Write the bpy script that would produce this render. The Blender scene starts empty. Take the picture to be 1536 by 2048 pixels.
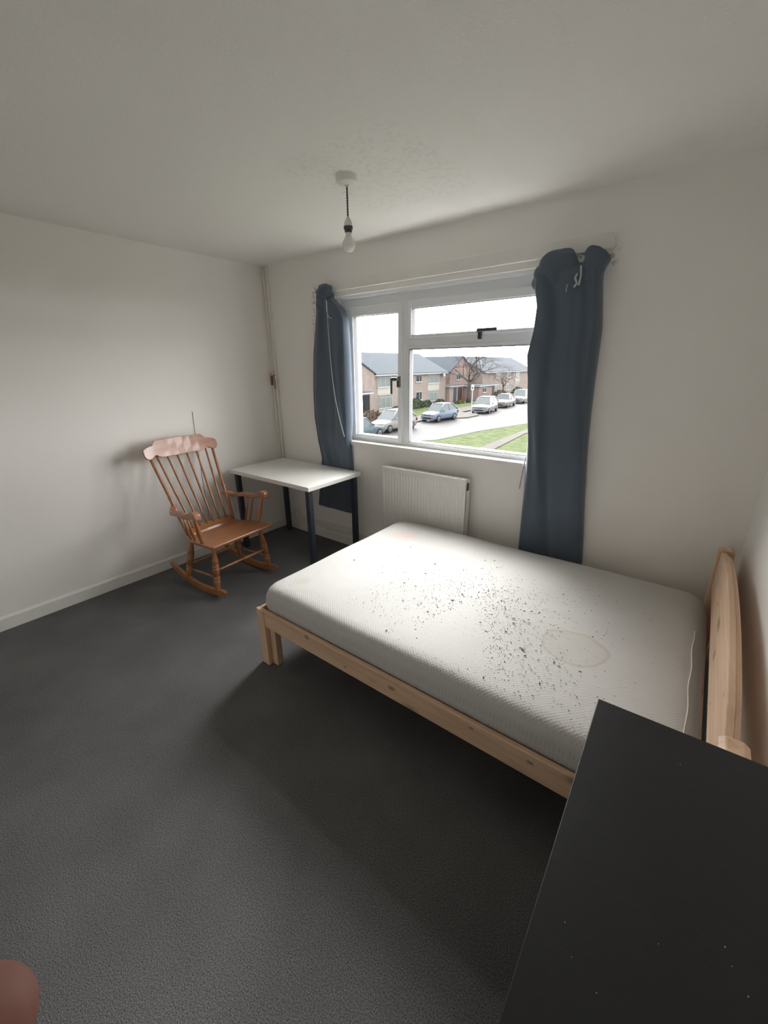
import bpy, bmesh, math, random
from mathutils import Vector, Matrix
PI = math.pi
random.seed(7)
S = bpy.context.scene
COL = S.collection

# ------------------------------------------------------------------ camera
YAW, PITCH, ROLL = math.radians(37.741), math.radians(19.581), math.radians(-0.633)
CAM = Vector((3.3228, -2.5977, 1.5794))
fw = Vector((-math.sin(YAW) * math.cos(PITCH), math.cos(YAW) * math.cos(PITCH), -math.sin(PITCH)))
r0 = Vector((math.cos(YAW), math.sin(YAW), 0)); u0 = r0.cross(fw)
rt = r0 * math.cos(ROLL) + u0 * math.sin(ROLL)
up = -r0 * math.sin(ROLL) + u0 * math.cos(ROLL)
cd = bpy.data.cameras.new('camera'); cam = bpy.data.objects.new('camera', cd); COL.objects.link(cam)
cam.matrix_world = Matrix(((rt.x, up.x, -fw.x, CAM.x), (rt.y, up.y, -fw.y, CAM.y), (rt.z, up.z, -fw.z, CAM.z), (0, 0, 0, 1)))
cd.sensor_fit = 'VERTICAL'; cd.sensor_height = 36; cd.lens = 821.6 / 2048 * 36
cd.clip_start = 0.01; cd.clip_end = 500
S.camera = cam

# ------------------------------------------------------------------ world, light, exposure
SKY = 18.0
w = bpy.data.worlds.new('overcast_sky'); S.world = w; w.use_nodes = True
nt = w.node_tree; nt.nodes.clear()
def wn(t, **k):
    n = nt.nodes.new(t)
    for a, b in k.items(): setattr(n, a, b)
    return n
out = wn('ShaderNodeOutputWorld'); bg = wn('ShaderNodeBackground'); tc = wn('ShaderNodeTexCoord')
sep = wn('ShaderNodeSeparateXYZ'); mr = wn('ShaderNodeMapRange'); noi = wn('ShaderNodeTexNoise')
mp = wn('ShaderNodeMapping'); mr2 = wn('ShaderNodeMapRange'); mul = wn('ShaderNodeMath', operation='MULTIPLY')
mul2 = wn('ShaderNodeMath', operation='MULTIPLY')
nt.links.new(tc.outputs['Generated'], sep.inputs[0]); nt.links.new(sep.outputs[2], mr.inputs[0])
mr.inputs[1].default_value = 0; mr.inputs[2].default_value = 1; mr.inputs[3].default_value = .86; mr.inputs[4].default_value = .60
nt.links.new(tc.outputs['Generated'], mp.inputs[0]); mp.inputs['Scale'].default_value = (2.5, 2.5, 9)
nt.links.new(mp.outputs[0], noi.inputs['Vector']); noi.inputs['Scale'].default_value = 1.6; noi.inputs['Detail'].default_value = 5
nt.links.new(noi.outputs[0], mr2.inputs[0]); mr2.inputs[1].default_value = .3; mr2.inputs[2].default_value = .7; mr2.inputs[3].default_value = .72; mr2.inputs[4].default_value = 1.25
nt.links.new(mr.outputs[0], mul.inputs[0]); nt.links.new(mr2.outputs[0], mul.inputs[1])
# the sun glowing through the cloud, high and a little to the left of the window
SUN_AZ, SUN_EL = math.radians(-27), math.radians(39)
dv = wn('ShaderNodeVectorMath', operation='DOT_PRODUCT'); dv.inputs[1].default_value = (math.sin(SUN_AZ) * math.cos(SUN_EL), math.cos(SUN_AZ) * math.cos(SUN_EL), math.sin(SUN_EL))
nt.links.new(tc.outputs['Generated'], dv.inputs[0])
mr3 = wn('ShaderNodeMapRange', interpolation_type='SMOOTHERSTEP'); mr3.inputs[1].default_value = .87; mr3.inputs[2].default_value = 1.0; mr3.inputs[3].default_value = 0; mr3.inputs[4].default_value = 1.9
nt.links.new(dv.outputs['Value'], mr3.inputs[0])
addg = wn('ShaderNodeMath', operation='ADD'); nt.links.new(mul.outputs[0], addg.inputs[0]); nt.links.new(mr3.outputs[0], addg.inputs[1])
nt.links.new(addg.outputs[0], mul2.inputs[0]); mul2.inputs[1].default_value = SKY
nt.links.new(mul2.outputs[0], bg.inputs['Strength']); bg.inputs['Color'].default_value = (1, .985, .975, 1)
nt.links.new(bg.outputs[0], out.inputs[0])
pl = bpy.data.lights.new('window_daylight', 'AREA'); pl.shape = 'RECTANGLE'; pl.size = 1.95; pl.size_y = 1.2
pl.cycles.is_portal = True
po = bpy.data.objects.new('window_daylight', pl); COL.objects.link(po); po.location = (1.82, .33, 1.52); po.rotation_euler = (-PI / 2, 0, 0)
S.view_settings.view_transform = 'Standard'; S.view_settings.look = 'None'
S.view_settings.exposure = 0.1; S.view_settings.gamma = 1; S.view_settings.use_curve_mapping = False
S.cycles.use_denoising = True
S.cycles.max_bounces = 16; S.cycles.diffuse_bounces = 10; S.cycles.transparent_max_bounces = 12
S.cycles.sample_clamp_indirect = 8

# ------------------------------------------------------------------ materials
MATS = {}
CS = 1.0
def mat(name, col, rough=.6, metal=0, spec=.5, noise=None, bump=None, coat=0, alpha=None, trans=0, sheen=0):
    """noise=(scale, amount[, stretch]) varies the colour; bump=(scale, strength[, dist])"""
    if name in MATS: return MATS[name]
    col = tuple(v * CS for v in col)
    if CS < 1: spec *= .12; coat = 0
    m = bpy.data.materials.new(name); m.use_nodes = True; n = m.node_tree; b = n.nodes['Principled BSDF']
    c = (*col, 1)
    b.inputs['Base Color'].default_value = c; b.inputs['Roughness'].default_value = rough
    b.inputs['Metallic'].default_value = metal; b.inputs['Specular IOR Level'].default_value = spec
    b.inputs['Coat Weight'].default_value = coat; b.inputs['Transmission Weight'].default_value = trans
    b.inputs['Sheen Weight'].default_value = sheen
    t = n.nodes.new('ShaderNodeTexCoord')
    if noise:
        mp = n.nodes.new('ShaderNodeMapping'); mp.inputs['Scale'].default_value = noise[2] if len(noise) > 2 else (1, 1, 1)
        no = n.nodes.new('ShaderNodeTexNoise'); no.inputs['Scale'].default_value = noise[0]; no.inputs['Detail'].default_value = 6
        mx = n.nodes.new('ShaderNodeMix'); mx.data_type = 'RGBA'
        a = noise[1]
        mx.inputs[6].default_value = tuple(max(0, v * (1 - a)) for v in col) + (1,)
        mx.inputs[7].default_value = tuple(min(1, v * (1 + a)) for v in col) + (1,)
        rr = n.nodes.new('ShaderNodeMapRange'); rr.inputs[1].default_value = .3; rr.inputs[2].default_value = .7
        n.links.new(t.outputs['Object'], mp.inputs[0]); n.links.new(mp.outputs[0], no.inputs['Vector'])
        n.links.new(no.outputs[0], rr.inputs[0]); n.links.new(rr.outputs[0], mx.inputs[0])
        n.links.new(mx.outputs[2], b.inputs['Base Color'])
    if bump:
        no = n.nodes.new('ShaderNodeTexNoise'); no.inputs['Scale'].default_value = bump[0]; no.inputs['Detail'].default_value = 4
        bp = n.nodes.new('ShaderNodeBump'); bp.inputs['Strength'].default_value = bump[1]; bp.inputs['Distance'].default_value = bump[2] if len(bump) > 2 else .01
        n.links.new(t.outputs['Object'], no.inputs['Vector']); n.links.new(no.outputs[0], bp.inputs['Height']); n.links.new(bp.outputs[0], b.inputs['Normal'])
    MATS[name] = m; return m
def N(m, t, **k):
    n = m.node_tree.nodes.new(t)
    for a, b in k.items(): setattr(n, a, b)
    return n
def L(m, a, b): m.node_tree.links.new(a, b)
def bsdf(m): return m.node_tree.nodes['Principled BSDF']

def box_mask(m, src, lo, hi, soft):
    """1 inside a world-space box with soft ragged edges"""
    s = N(m, 'ShaderNodeSeparateXYZ'); L(m, src, s.inputs[0]); prev = None
    for i in range(3):
        if lo[i] is None: continue
        for e, sg in ((lo[i], 1), (hi[i], -1)):
            r = N(m, 'ShaderNodeMapRange'); L(m, s.outputs[i], r.inputs[0])
            r.inputs[1].default_value = e - soft * sg * .5; r.inputs[2].default_value = e + soft * sg * .5
            if prev is None: prev = r.outputs[0]
            else:
                q = N(m, 'ShaderNodeMath', operation='MULTIPLY'); L(m, prev, q.inputs[0]); L(m, r.outputs[0], q.inputs[1]); prev = q.outputs[0]
    return prev

def wall_mat(name, col, scuffs=()):
    m = mat(name, col, .85, spec=.25)
    t = N(m, 'ShaderNodeTexCoord'); no = N(m, 'ShaderNodeTexNoise'); no.inputs['Scale'].default_value = 1.3; no.inputs['Detail'].default_value = 3
    L(m, t.outputs['Object'], no.inputs['Vector'])
    mx = N(m, 'ShaderNodeMix'); mx.data_type = 'RGBA'
    mx.inputs[6].default_value = (*[v * .96 for v in col], 1); mx.inputs[7].default_value = (*[min(1, v * 1.03) for v in col], 1)
    L(m, no.outputs[0], mx.inputs[0]); cur = mx.outputs[2]
    for lo, hi, c2, thr in scuffs:
        k = box_mask(m, t.outputs['Object'], lo, hi, .05)
        n2 = N(m, 'ShaderNodeTexNoise'); n2.inputs['Scale'].default_value = 38; n2.inputs['Detail'].default_value = 8
        L(m, t.outputs['Object'], n2.inputs['Vector'])
        r = N(m, 'ShaderNodeMapRange'); r.inputs[1].default_value = thr; r.inputs[2].default_value = thr + .04
        L(m, n2.outputs[0], r.inputs[0]); q = N(m, 'ShaderNodeMath', operation='MULTIPLY'); L(m, r.outputs[0], q.inputs[0]); L(m, k, q.inputs[1])
        m2 = N(m, 'ShaderNodeMix'); m2.data_type = 'RGBA'; L(m, q.outputs[0], m2.inputs[0]); L(m, cur, m2.inputs[6]); m2.inputs[7].default_value = (*c2, 1)
        cur = m2.outputs[2]
    L(m, cur, bsdf(m).inputs['Base Color'])
    nb = N(m, 'ShaderNodeTexNoise'); nb.inputs['Scale'].default_value = 90; nb.inputs['Detail'].default_value = 3
    L(m, t.outputs['Object'], nb.inputs['Vector']); bp = N(m, 'ShaderNodeBump'); bp.inputs['Strength'].default_value = .15; bp.inputs['Distance'].default_value = .004
    L(m, nb.outputs[0], bp.inputs['Height']); L(m, bp.outputs[0], bsdf(m).inputs['Normal'])
    return m

WHITE = (.85, .83, .80)
M_wall = wall_mat('wall_paint', WHITE)
M_wallw = wall_mat('window_wall_paint', WHITE, [((.60, None, 1.80), (.74, None, 2.18), (.45, .43, .40), .52),
                                               ((2.60, None, 2.02), (2.80, None, 2.15), (.40, .36, .32), .51)])
M_ceil = wall_mat('ceiling_paint', (.82, .805, .78), [((1.60, -1.15, None), (2.25, -.40, None), (.77, .76, .72), .54)])
# fine stipple of the painted ceiling
_b = [n for n in M_ceil.node_tree.nodes if n.type == 'BUMP'][0]; _b.inputs['Strength'].default_value = .35; _b.inputs['Distance'].default_value = .008
M_trim = mat('white_gloss_paint', (.80, .79, .76), .35, noise=(6, .03))
M_pvc = mat('white_upvc', (.86, .88, .90), .25)
M_seal = mat('grey_glazing_gasket', (.12, .12, .13), .6)
M_rad = mat('radiator_enamel', (.80, .79, .76), .35)
M_pipe = mat('painted_pipe', (.74, .72, .67), .45, noise=(12, .06))
M_black = mat('black_handle_plastic', (.045, .052, .065), .35)  # black lifted towards blue grey to stand in for lens flare
M_cable = mat('brown_twisted_flex', (.10, .075, .065), .7)
M_fit = mat('pendant_plastic', (.78, .77, .74), .4)
M_fitdark = mat('dark_lampholder_ring', (.05, .05, .055), .4)
M_bulb = mat('frosted_bulb', (.85, .85, .82), .25)
M_desk = mat('white_desk_foil', (.80, .79, .76), .4)
M_leg = mat('dark_grey_powder_coat', (.028, .036, .050), .45)
M_card = mat('dark_plastic', (.02, .02, .02), .5)
M_chest = mat('black_brown_veneer', (.011, .011, .012), .5, spec=.35, noise=(30, .2, (1, 20, 1)), bump=(60, .06))
M_chestedge = mat('black_edge_band', (.05, .05, .05), .5)

# carpet
M_carpet = mat('charcoal_carpet', (.062, .064, .064), 1.0, spec=.1)
def carpet():
    m = M_carpet; t = N(m, 'ShaderNodeTexCoord')
    n1 = N(m, 'ShaderNodeTexNoise'); n1.inputs['Scale'].default_value = 300; n1.inputs['Detail'].default_value = 3
    n2 = N(m, 'ShaderNodeTexNoise'); n2.inputs['Scale'].default_value = 3; n2.inputs['Detail'].default_value = 4
    L(m, t.outputs['Object'], n1.inputs['Vector']); L(m, t.outputs['Object'], n2.inputs['Vector'])
    cr = N(m, 'ShaderNodeValToRGB'); e = cr.color_ramp.elements
    e[0].position = .32; e[0].color = (.048, .048, .049, 1); e[1].position = .68; e[1].color = (.205, .205, .206, 1)
    L(m, n1.outputs[0], cr.inputs[0])
    mr = N(m, 'ShaderNodeMapRange'); mr.inputs[1].default_value = .3; mr.inputs[2].default_value = .7; mr.inputs[3].default_value = .88; mr.inputs[4].default_value = 1.12
    L(m, n2.outputs[0], mr.inputs[0])
    v = N(m, 'ShaderNodeVectorMath', operation='SCALE'); L(m, cr.outputs[0], v.inputs[0]); L(m, mr.outputs[0], v.inputs['Scale'])
    L(m, v.outputs[0], bsdf(m).inputs['Base Color'])
    bp = N(m, 'ShaderNodeBump'); bp.inputs['Strength'].default_value = .5; bp.inputs['Distance'].default_value = .003
    L(m, n1.outputs[0], bp.inputs['Height']); L(m, bp.outputs[0], bsdf(m).inputs['Normal'])
carpet()

def wood(name, base, dark, rough=.4, axis=0, scale=1.0, knots=True, coat=0, knot_t=.10, spots=()):
    m = mat(name, base, rough, coat=coat); t = N(m, 'ShaderNodeTexCoord'); mp = N(m, 'ShaderNodeMapping')
    sc = [14 * scale] * 3; sc[axis] = 1.1 * scale; mp.inputs['Scale'].default_value = sc
    L(m, t.outputs['Object'], mp.inputs[0])
    n = N(m, 'ShaderNodeTexNoise'); n.inputs['Scale'].default_value = 2.2; n.inputs['Detail'].default_value = 8; n.inputs['Distortion'].default_value = .6
    L(m, mp.outputs[0], n.inputs['Vector'])
    cr = N(m, 'ShaderNodeValToRGB'); e = cr.color_ramp.elements
    e[0].position = .3; e[0].color = (*dark, 1); e[1].position = .62; e[1].color = (*base, 1)
    L(m, n.outputs[0], cr.inputs[0]); cur = cr.outputs[0]
    if knots:
        mk = N(m, 'ShaderNodeMapping'); s2 = [7.] * 3; s2[axis] = 2.6; mk.inputs['Scale'].default_value = s2; L(m, t.outputs['Object'], mk.inputs[0])
        vo = N(m, 'ShaderNodeTexVoronoi'); vo.inputs['Scale'].default_value = 1; L(m, mk.outputs[0], vo.inputs['Vector'])
        r = N(m, 'ShaderNodeMapRange'); r.inputs[1].default_value = knot_t; r.inputs[2].default_value = knot_t + .10; r.inputs[3].default_value = 1; r.inputs[4].default_value = 0
        L(m, vo.outputs['Distance'], r.inputs[0])
        mx = N(m, 'ShaderNodeMix'); mx.data_type = 'RGBA'; L(m, r.outputs[0], mx.inputs[0]); L(m, cur, mx.inputs[6]); mx.inputs[7].default_value = (*[v * .38 for v in dark], 1)
        cur = mx.outputs[2]
    for c, r in spots:
        mp2 = N(m, 'ShaderNodeMapping'); mp2.vector_type = 'TEXTURE'; mp2.inputs['Location'].default_value = c; mp2.inputs['Scale'].default_value = r; L(m, t.outputs['Object'], mp2.inputs[0])
        ln_ = N(m, 'ShaderNodeVectorMath', operation='LENGTH'); L(m, mp2.outputs[0], ln_.inputs[0])
        q_ = N(m, 'ShaderNodeMapRange'); q_.inputs[1].default_value = .45; q_.inputs[2].default_value = 1; q_.inputs[3].default_value = .85; q_.inputs[4].default_value = 0; L(m, ln_.outputs['Value'], q_.inputs[0])
        mx = N(m, 'ShaderNodeMix'); mx.data_type = 'RGBA'; L(m, q_.outputs[0], mx.inputs[0]); L(m, cur, mx.inputs[6]); mx.inputs[7].default_value = (*[v * .42 for v in dark], 1); cur = mx.outputs[2]
    L(m, cur, bsdf(m).inputs['Base Color']); return m
M_pine_x = wood('pine_grain_x', (.72, .50, .34), (.60, .38, .24), .5, 0, spots=[((1.988, -1.504, .336), (.022, .03, .016)), ((2.503, -1.504, .310), (.026, .03, .014)), ((2.865, -1.504, .328), (.014, .03, .007)), ((3.081, -1.504, .318), (.018, .03, .010)), ((2.24, -1.504, .285), (.012, .03, .007))])
M_pine_y = wood('pine_grain_y', (.78, .55, .38), (.64, .42, .28), .5, 1, spots=[((3.51, -.611, .645), (.03, .020, .012)), ((3.51, -.945, .605), (.03, .030, .024)), ((3.51, -1.33, .724), (.03, .012, .010)), ((3.51, -1.17, .563), (.03, .010, .008)), ((3.51, -1.438, .66), (.03, .012, .008))])
M_pine_z = wood('pine_grain_z', (.74, .52, .35), (.60, .38, .24), .5, 2, knots=False)
M_ch = wood('varnished_beech', (.40, .165, .062), (.30, .115, .040), .28, 1, knots=False, coat=.3)
M_chd = wood('varnished_beech_rail', (.42, .20, .125), (.32, .145, .09), .26, 1, knots=False, coat=.3)
M_chz = wood('varnished_beech_turned', (.40, .175, .075), (.29, .115, .045), .26, 2, knots=False, coat=.3)

# mattress cover
M_matt = mat('knitted_mattress_cover', (.78, .765, .73), .9, spec=.2)
def mattress_mat():
    m = M_matt; t = N(m, 'ShaderNodeTexCoord'); o = t.outputs['Object']
    cur = None
    base = N(m, 'ShaderNodeMix'); base.data_type = 'RGBA'; nn = N(m, 'ShaderNodeTexNoise'); nn.inputs['Scale'].default_value = 2.0; nn.inputs['Detail'].default_value = 5
    L(m, o, nn.inputs['Vector']); L(m, nn.outputs[0], base.inputs[0]); base.inputs[6].default_value = (.51, .50, .48, 1); base.inputs[7].default_value = (.56, .55, .535, 1)
    cur = base.outputs[2]
    def spot(c, r, ring, col, amt, asp=1.0, wob=.35):
        nonlocal cur
        mp = N(m, 'ShaderNodeMapping'); mp.vector_type = 'TEXTURE'; mp.inputs['Location'].default_value = (c[0], c[1], .46); mp.inputs['Scale'].default_value = (r, r * asp, r * 3)
        L(m, o, mp.inputs[0]); nz = N(m, 'ShaderNodeTexNoise'); nz.inputs['Scale'].default_value = 9; L(m, o, nz.inputs['Vector'])
        ad = N(m, 'ShaderNodeVectorMath', operation='LENGTH'); L(m, mp.outputs[0], ad.inputs[0])
        s = N(m, 'ShaderNodeMath', operation='MULTIPLY_ADD'); L(m, nz.outputs[0], s.inputs[0]); s.inputs[1].default_value = wob; L(m, ad.outputs['Value'], s.inputs[2])
        cr = N(m, 'ShaderNodeValToRGB'); el = cr.color_ramp.elements
        L(m, s.outputs[0], cr.inputs[0])
        if ring:
            el[0].position = .0; el[0].color = (.22,) * 3 + (1,); el[1].position = .98; el[1].color = (0, 0, 0, 1)
            for p, v in ((.84, .25), (.91, 1.0), (.95, .8)): q = el.new(p); q.color = (v, v, v, 1)
        else:
            el[0].position = .1; el[0].color = (1, 1, 1, 1); el[1].position = .98; el[1].color = (0, 0, 0, 1)
        k = N(m, 'ShaderNodeMath', operation='MULTIPLY'); L(m, cr.outputs[0], k.inputs[0]); k.inputs[1].default_value = amt
        mx = N(m, 'ShaderNodeMix'); mx.data_type = 'RGBA'; L(m, k.outputs[0], mx.inputs[0]); L(m, cur, mx.inputs[6]); mx.inputs[7].default_value = (*col, 1); cur = mx.outputs[2]
    spot((3.075, -1.0), .165, True, (.42, .355, .265), .5, .92, .4)
    spot((1.83, -.44), .17, False, (.60, .36, .34), .5, .8)
    spot((1.74, -1.29), .07, False, (.47, .42, .31), .5)
    spot((2.36, -.90), .13, False, (.49, .43, .35), .4, .5)
    # woven dimples
    mp = N(m, 'ShaderNodeMapping'); mp.inputs['Rotation'].default_value = (0, 0, .785); mp.inputs['Scale'].default_value = (95, 95, 20); L(m, o, mp.inputs[0])
    vo = N(m, 'ShaderNodeTexVoronoi'); vo.inputs['Scale'].default_value = 1; vo.inputs['Randomness'].default_value = .15; L(m, mp.outputs[0], vo.inputs['Vector'])
    r = N(m, 'ShaderNodeMapRange'); r.inputs[1].default_value = .05; r.inputs[2].default_value = .55; r.inputs[3].default_value = .90; r.inputs[4].default_value = 1.03; L(m, vo.outputs['Distance'], r.inputs[0])
    v = N(m, 'ShaderNodeVectorMath', operation='SCALE'); L(m, cur, v.inputs[0]); L(m, r.outputs[0], v.inputs['Scale'])
    L(m, v.outputs[0], bsdf(m).inputs['Base Color'])
    bp = N(m, 'ShaderNodeBump'); bp.inputs['Strength'].default_value = .5; bp.inputs['Distance'].default_value = .003; L(m, vo.outputs['Distance'], bp.inputs['Height']); L(m, bp.outputs[0], bsdf(m).inputs['Normal'])
mattress_mat()
M_curt = mat('navy_grey_curtain_cloth', (.082, .108, .145), .85, noise=(4, .06), bump=(240, .25, .002), sheen=.25)
M_hem = mat('pale_curtain_lining', (.45, .48, .50), .8)
M_crumb = mat('dark_crumbs', (.09, .08, .07), .9)
M_skin = mat('reddish_skin', (.34, .15, .115), .6, noise=(60, .1))

def glass_mat(name, tint=(1, 1, 1), refl=.06):
    m = bpy.data.materials.new(name); m.use_nodes = True; n = m.node_tree; n.nodes.clear()
    o = n.nodes.new('ShaderNodeOutputMaterial'); mx = n.nodes.new('ShaderNodeMixShader'); tr = n.nodes.new('ShaderNodeBsdfTransparent'); gl = n.nodes.new('ShaderNodeBsdfGlossy')
    tr.inputs[0].default_value = (*tint, 1); gl.inputs['Roughness'].default_value = .02; mx.inputs[0].default_value = refl
    n.links.new(tr.outputs[0], mx.inputs[1]); n.links.new(gl.outputs[0], mx.inputs[2]); n.links.new(mx.outputs[0], o.inputs[0]); return m
M_glass = glass_mat('window_glass', (.97, .985, .98), .05)

# ------------------------------------------------------------------ mesh helpers
class MB:
    """collects shapes into one mesh"""
    def __init__(s): s.bm = bmesh.new()
    def box(s, x0, y0, z0, x1, y1, z1, bev=0, M=None):
        r = bmesh.ops.create_cube(s.bm, size=1); vs = r['verts']
        for v in vs: v.co = Vector(((x0 + x1) / 2 + v.co.x * (x1 - x0), (y0 + y1) / 2 + v.co.y * (y1 - y0), (z0 + z1) / 2 + v.co.z * (z1 - z0)))
        if bev:
            es = list({e for v in vs for e in v.link_edges})
            rr = bmesh.ops.bevel(s.bm, geom=es, offset=bev, segments=2, affect='EDGES', profile=.5)
            vs = list({v for f in rr['faces'] for v in f.verts} | {v for v in vs if v.is_valid})
        if M is not None:
            for v in vs: v.co = M @ v.co
        return s
    def tube(s, pts, rad, seg=10, caps=True):
        pts = [Vector(p) for p in pts]; n = len(pts)
        rad = rad if isinstance(rad, (list, tuple)) else [rad] * n
        rings = []; prev = None
        for i, p in enumerate(pts):
            t = (pts[min(i + 1, n - 1)] - pts[max(i - 1, 0)]).normalized()
            if prev is None:
                a = Vector((0, 0, 1)) if abs(t.z) < .9 else Vector((1, 0, 0))
                x = t.cross(a).normalized()
            else:
                x = (prev - t * prev.dot(t)).normalized()
            y = t.cross(x); prev = x
            rings.append([s.bm.verts.new(p + (x * math.cos(2 * PI * k / seg) + y * math.sin(2 * PI * k / seg)) * rad[i]) for k in range(seg)])
        for a, b in zip(rings, rings[1:]):
            for k in range(seg): s.bm.faces.new((a[k], a[(k + 1) % seg], b[(k + 1) % seg], b[k]))
        if caps:
            s.bm.faces.new(list(reversed(rings[0]))); s.bm.faces.new(rings[-1])
        return s
    def lathe(s, prof, base=(0, 0, 0), seg=24, M=None):
        """prof = [(r,z)...]"""
        rings = []
        for r, z in prof:
            ring = [s.bm.verts.new(Vector(base) + Vector((r * math.cos(2 * PI * k / seg), r * math.sin(2 * PI * k / seg), z))) for k in range(seg)]
            if M is not None:
                for v in ring: v.co = M @ v.co
            rings.append(ring)
        for a, b in zip(rings, rings[1:]):
            for k in range(seg): s.bm.faces.new((a[k], a[(k + 1) % seg], b[(k + 1) % seg], b[k]))
        s.bm.faces.new(rings[0]); s.bm.faces.new(rings[-1]); return s
    def prism(s, poly, d0, d1, axis='y', M=None):
        """poly in the two other axes, extruded along axis from d0 to d1"""
        def P(a, b, d):
            v = {'y': Vector((a, d, b)), 'x': Vector((d, a, b)), 'z': Vector((a, b, d))}[axis]
            return M @ v if M is not None else v
        A = [s.bm.verts.new(P(a, b, d0)) for a, b in poly]; B = [s.bm.verts.new(P(a, b, d1)) for a, b in poly]
        n = len(poly)
        for i in range(n): s.bm.faces.new((A[i], A[(i + 1) % n], B[(i + 1) % n], B[i]))
        s.bm.faces.new(list(reversed(A))); s.bm.faces.new(B); return s
    def grid(s, P, closed_u=False, closed_v=False):
        """P[i][j] points"""
        V = [[s.bm.verts.new(Vector(p)) for p in row] for row in P]; n = len(V); m = len(V[0])
        for i in range(n - (0 if closed_u else 1)):
            for j in range(m - (0 if closed_v else 1)):
                s.bm.faces.new((V[i][j], V[(i + 1) % n][j], V[(i + 1) % n][(j + 1) % m], V[i][(j + 1) % m]))
        return V
    def quad(s, *ps): s.bm.faces.new([s.bm.verts.new(Vector(p)) for p in ps]); return s
    def build(s, name, m, parent=None, smooth=False, bevel=0, subsurf=0, solid=0):
        bmesh.ops.recalc_face_normals(s.bm, faces=s.bm.faces[:])
        me = bpy.data.meshes.new(name); s.bm.to_mesh(me); s.bm.free()
        for p in me.polygons: p.use_smooth = bool(smooth)
        o = bpy.data.objects.new(name, me); COL.objects.link(o)
        if m is not None: me.materials.append(m)
        if parent is not None: o.parent = parent
        if solid: q = o.modifiers.new('solid', 'SOLIDIFY'); q.thickness = solid
        if bevel: q = o.modifiers.new('bevel', 'BEVEL'); q.width = bevel; q.segments = 2; q.limit_method = 'ANGLE'
        if subsurf: q = o.modifiers.new('sub', 'SUBSURF'); q.levels = subsurf; q.render_levels = subsurf
        if smooth == 'auto':
            for e in me.edges: pass
            me.set_sharp_from_angle(angle=math.radians(35))
        return o
def tag(o, label=None, cat=None, group=None, kind=None):
    if label: o['label'] = label
    if cat: o['category'] = cat
    if group: o['group'] = group
    if kind: o['kind'] = kind
    return o
def thing(name, label, cat, loc=(0, 0, 0), rz=0, group=None, rot=None):
    o = bpy.data.objects.new(name, None); COL.objects.link(o); o.empty_display_size = .05
    o.location = loc; o.rotation_euler = rot or (0, 0, rz)
    return tag(o, label, cat, group)
def struct(o): o['kind'] = 'structure'; return o
def mB(x0, y0, z0, x1, y1, z1, name, m, parent=None, bev=0): return MB().box(x0, y0, z0, x1, y1, z1).build(name, m, parent, bevel=bev)

# ------------------------------------------------------------------ room shell
RX, YB, H = 3.60, -3.45, 2.40
WX0, WX1, WZ0, WZ1 = .850, 2.775, .955, 2.088      # window opening
struct(mB(-.12, YB - .12, -.12, RX + .12, .30, 0, 'floor', M_carpet))
struct(mB(-.12, YB - .12, H, RX + .12, .30, H + .12, 'ceiling', M_ceil))
struct(mB(-.12, YB, 0, 0, .30, H, 'wall_left', M_wall))
struct(mB(RX, YB, 0, RX + .12, .30, H, 'wall_right', M_wall))
struct(mB(0, YB - .12, 0, RX, YB, H, 'wall_back', M_wall))
b = MB(); b.box(0, 0, 0, RX, .30, WZ0); b.box(0, 0, WZ1, RX, .30, H); b.box(0, 0, WZ0, WX0, .30, WZ1); b.box(WX1, 0, WZ0, RX, .30, WZ1)
struct(b.build('wall_front', M_wallw))
def skirting(name, x0, y0, x1, y1):
    b = MB()
    if x0 == x1: b.prism([(x0, 0), (x0 + .014, 0), (x0 + .014, .078), (x0 + .006, .092), (x0, .092)], y0, y1, 'y') if x0 < 1 else b.prism([(x0, 0), (x0 - .014, 0), (x0 - .014, .078), (x0 - .006, .092), (x0, .092)], y0, y1, 'y')
    else: b.prism([(0, 0), (-.014, 0), (-.014, .078), (-.006, .092), (0, .092)], x0, x1, 'x')
    return struct(b.build(name, M_trim))
skirting('baseboard_left', 0, YB, 0, 0); skirting('baseboard_front', .014, 0, RX - .014, 0); skirting('baseboard_right', RX, YB, RX, 0)
# timber batten over the window
b = MB(); b.box(.815, -.016, 2.132, 2.79, 0, 2.196, .003); b.box(.84, -.024, 2.124, 2.79, 0, 2.136, .002)
struct(b.build('trim_1', M_trim))
# window: frame, sashes, panes, sill, handles
win = bpy.data.objects.new('window_1', None); COL.objects.link(win); win['kind'] = 'structure'; win.location = (0, 0, 0)
Y0, Y1 = .07, .135
def ring(b, x0, z0, x1, z1, wl, wr, wb, wt, y0, y1, bev=.004):
    b.box(x0, y0, z0, x0 + wl, y1, z1, bev); b.box(x1 - wr, y0, z0, x1, y1, z1, bev)
    b.box(x0 + wl, y0, z0, x1 - wr, y1, z0 + wb, bev); b.box(x0 + wl, y0, z1 - wt, x1 - wr, y1, z1, bev)
b = MB()
ring(b, WX0, .975, WX1, 2.072, .095, .05, .045, .07, Y0, Y1)
b.box(WX0, .02, 2.068, WX1, Y1, WZ1)                   # head packer
b.box(1.445, Y0, 1.01, 1.50, Y1, 2.01, .004)             # mullion
b.box(1.49, Y0, 1.70, WX1 - .04, Y1, 1.775, .004)         # transom
b.box(WX0 + .03, Y0 + .02, .995, .965, Y1 - .01, 2.05, .003)
b.box(WX0 + .002, Y0, .9555, WX1 - .002, Y1, .98)
fr = b.build('window_frame', M_pvc, win)
b = MB(); ring(b, .942, 1.008, 1.452, 2.008, .04, .036, .032, .066, .052, .105, .005); b.box(.985, .055, 1.945, 1.415, .075, 1.975, .003)
sl = b.build('window_sash', M_pvc, win)
b = MB(); ring(b, 1.50, 1.765, WX1 - .045, 2.010, .034, .04, .022, .052, .052, .105, .005)
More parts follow.
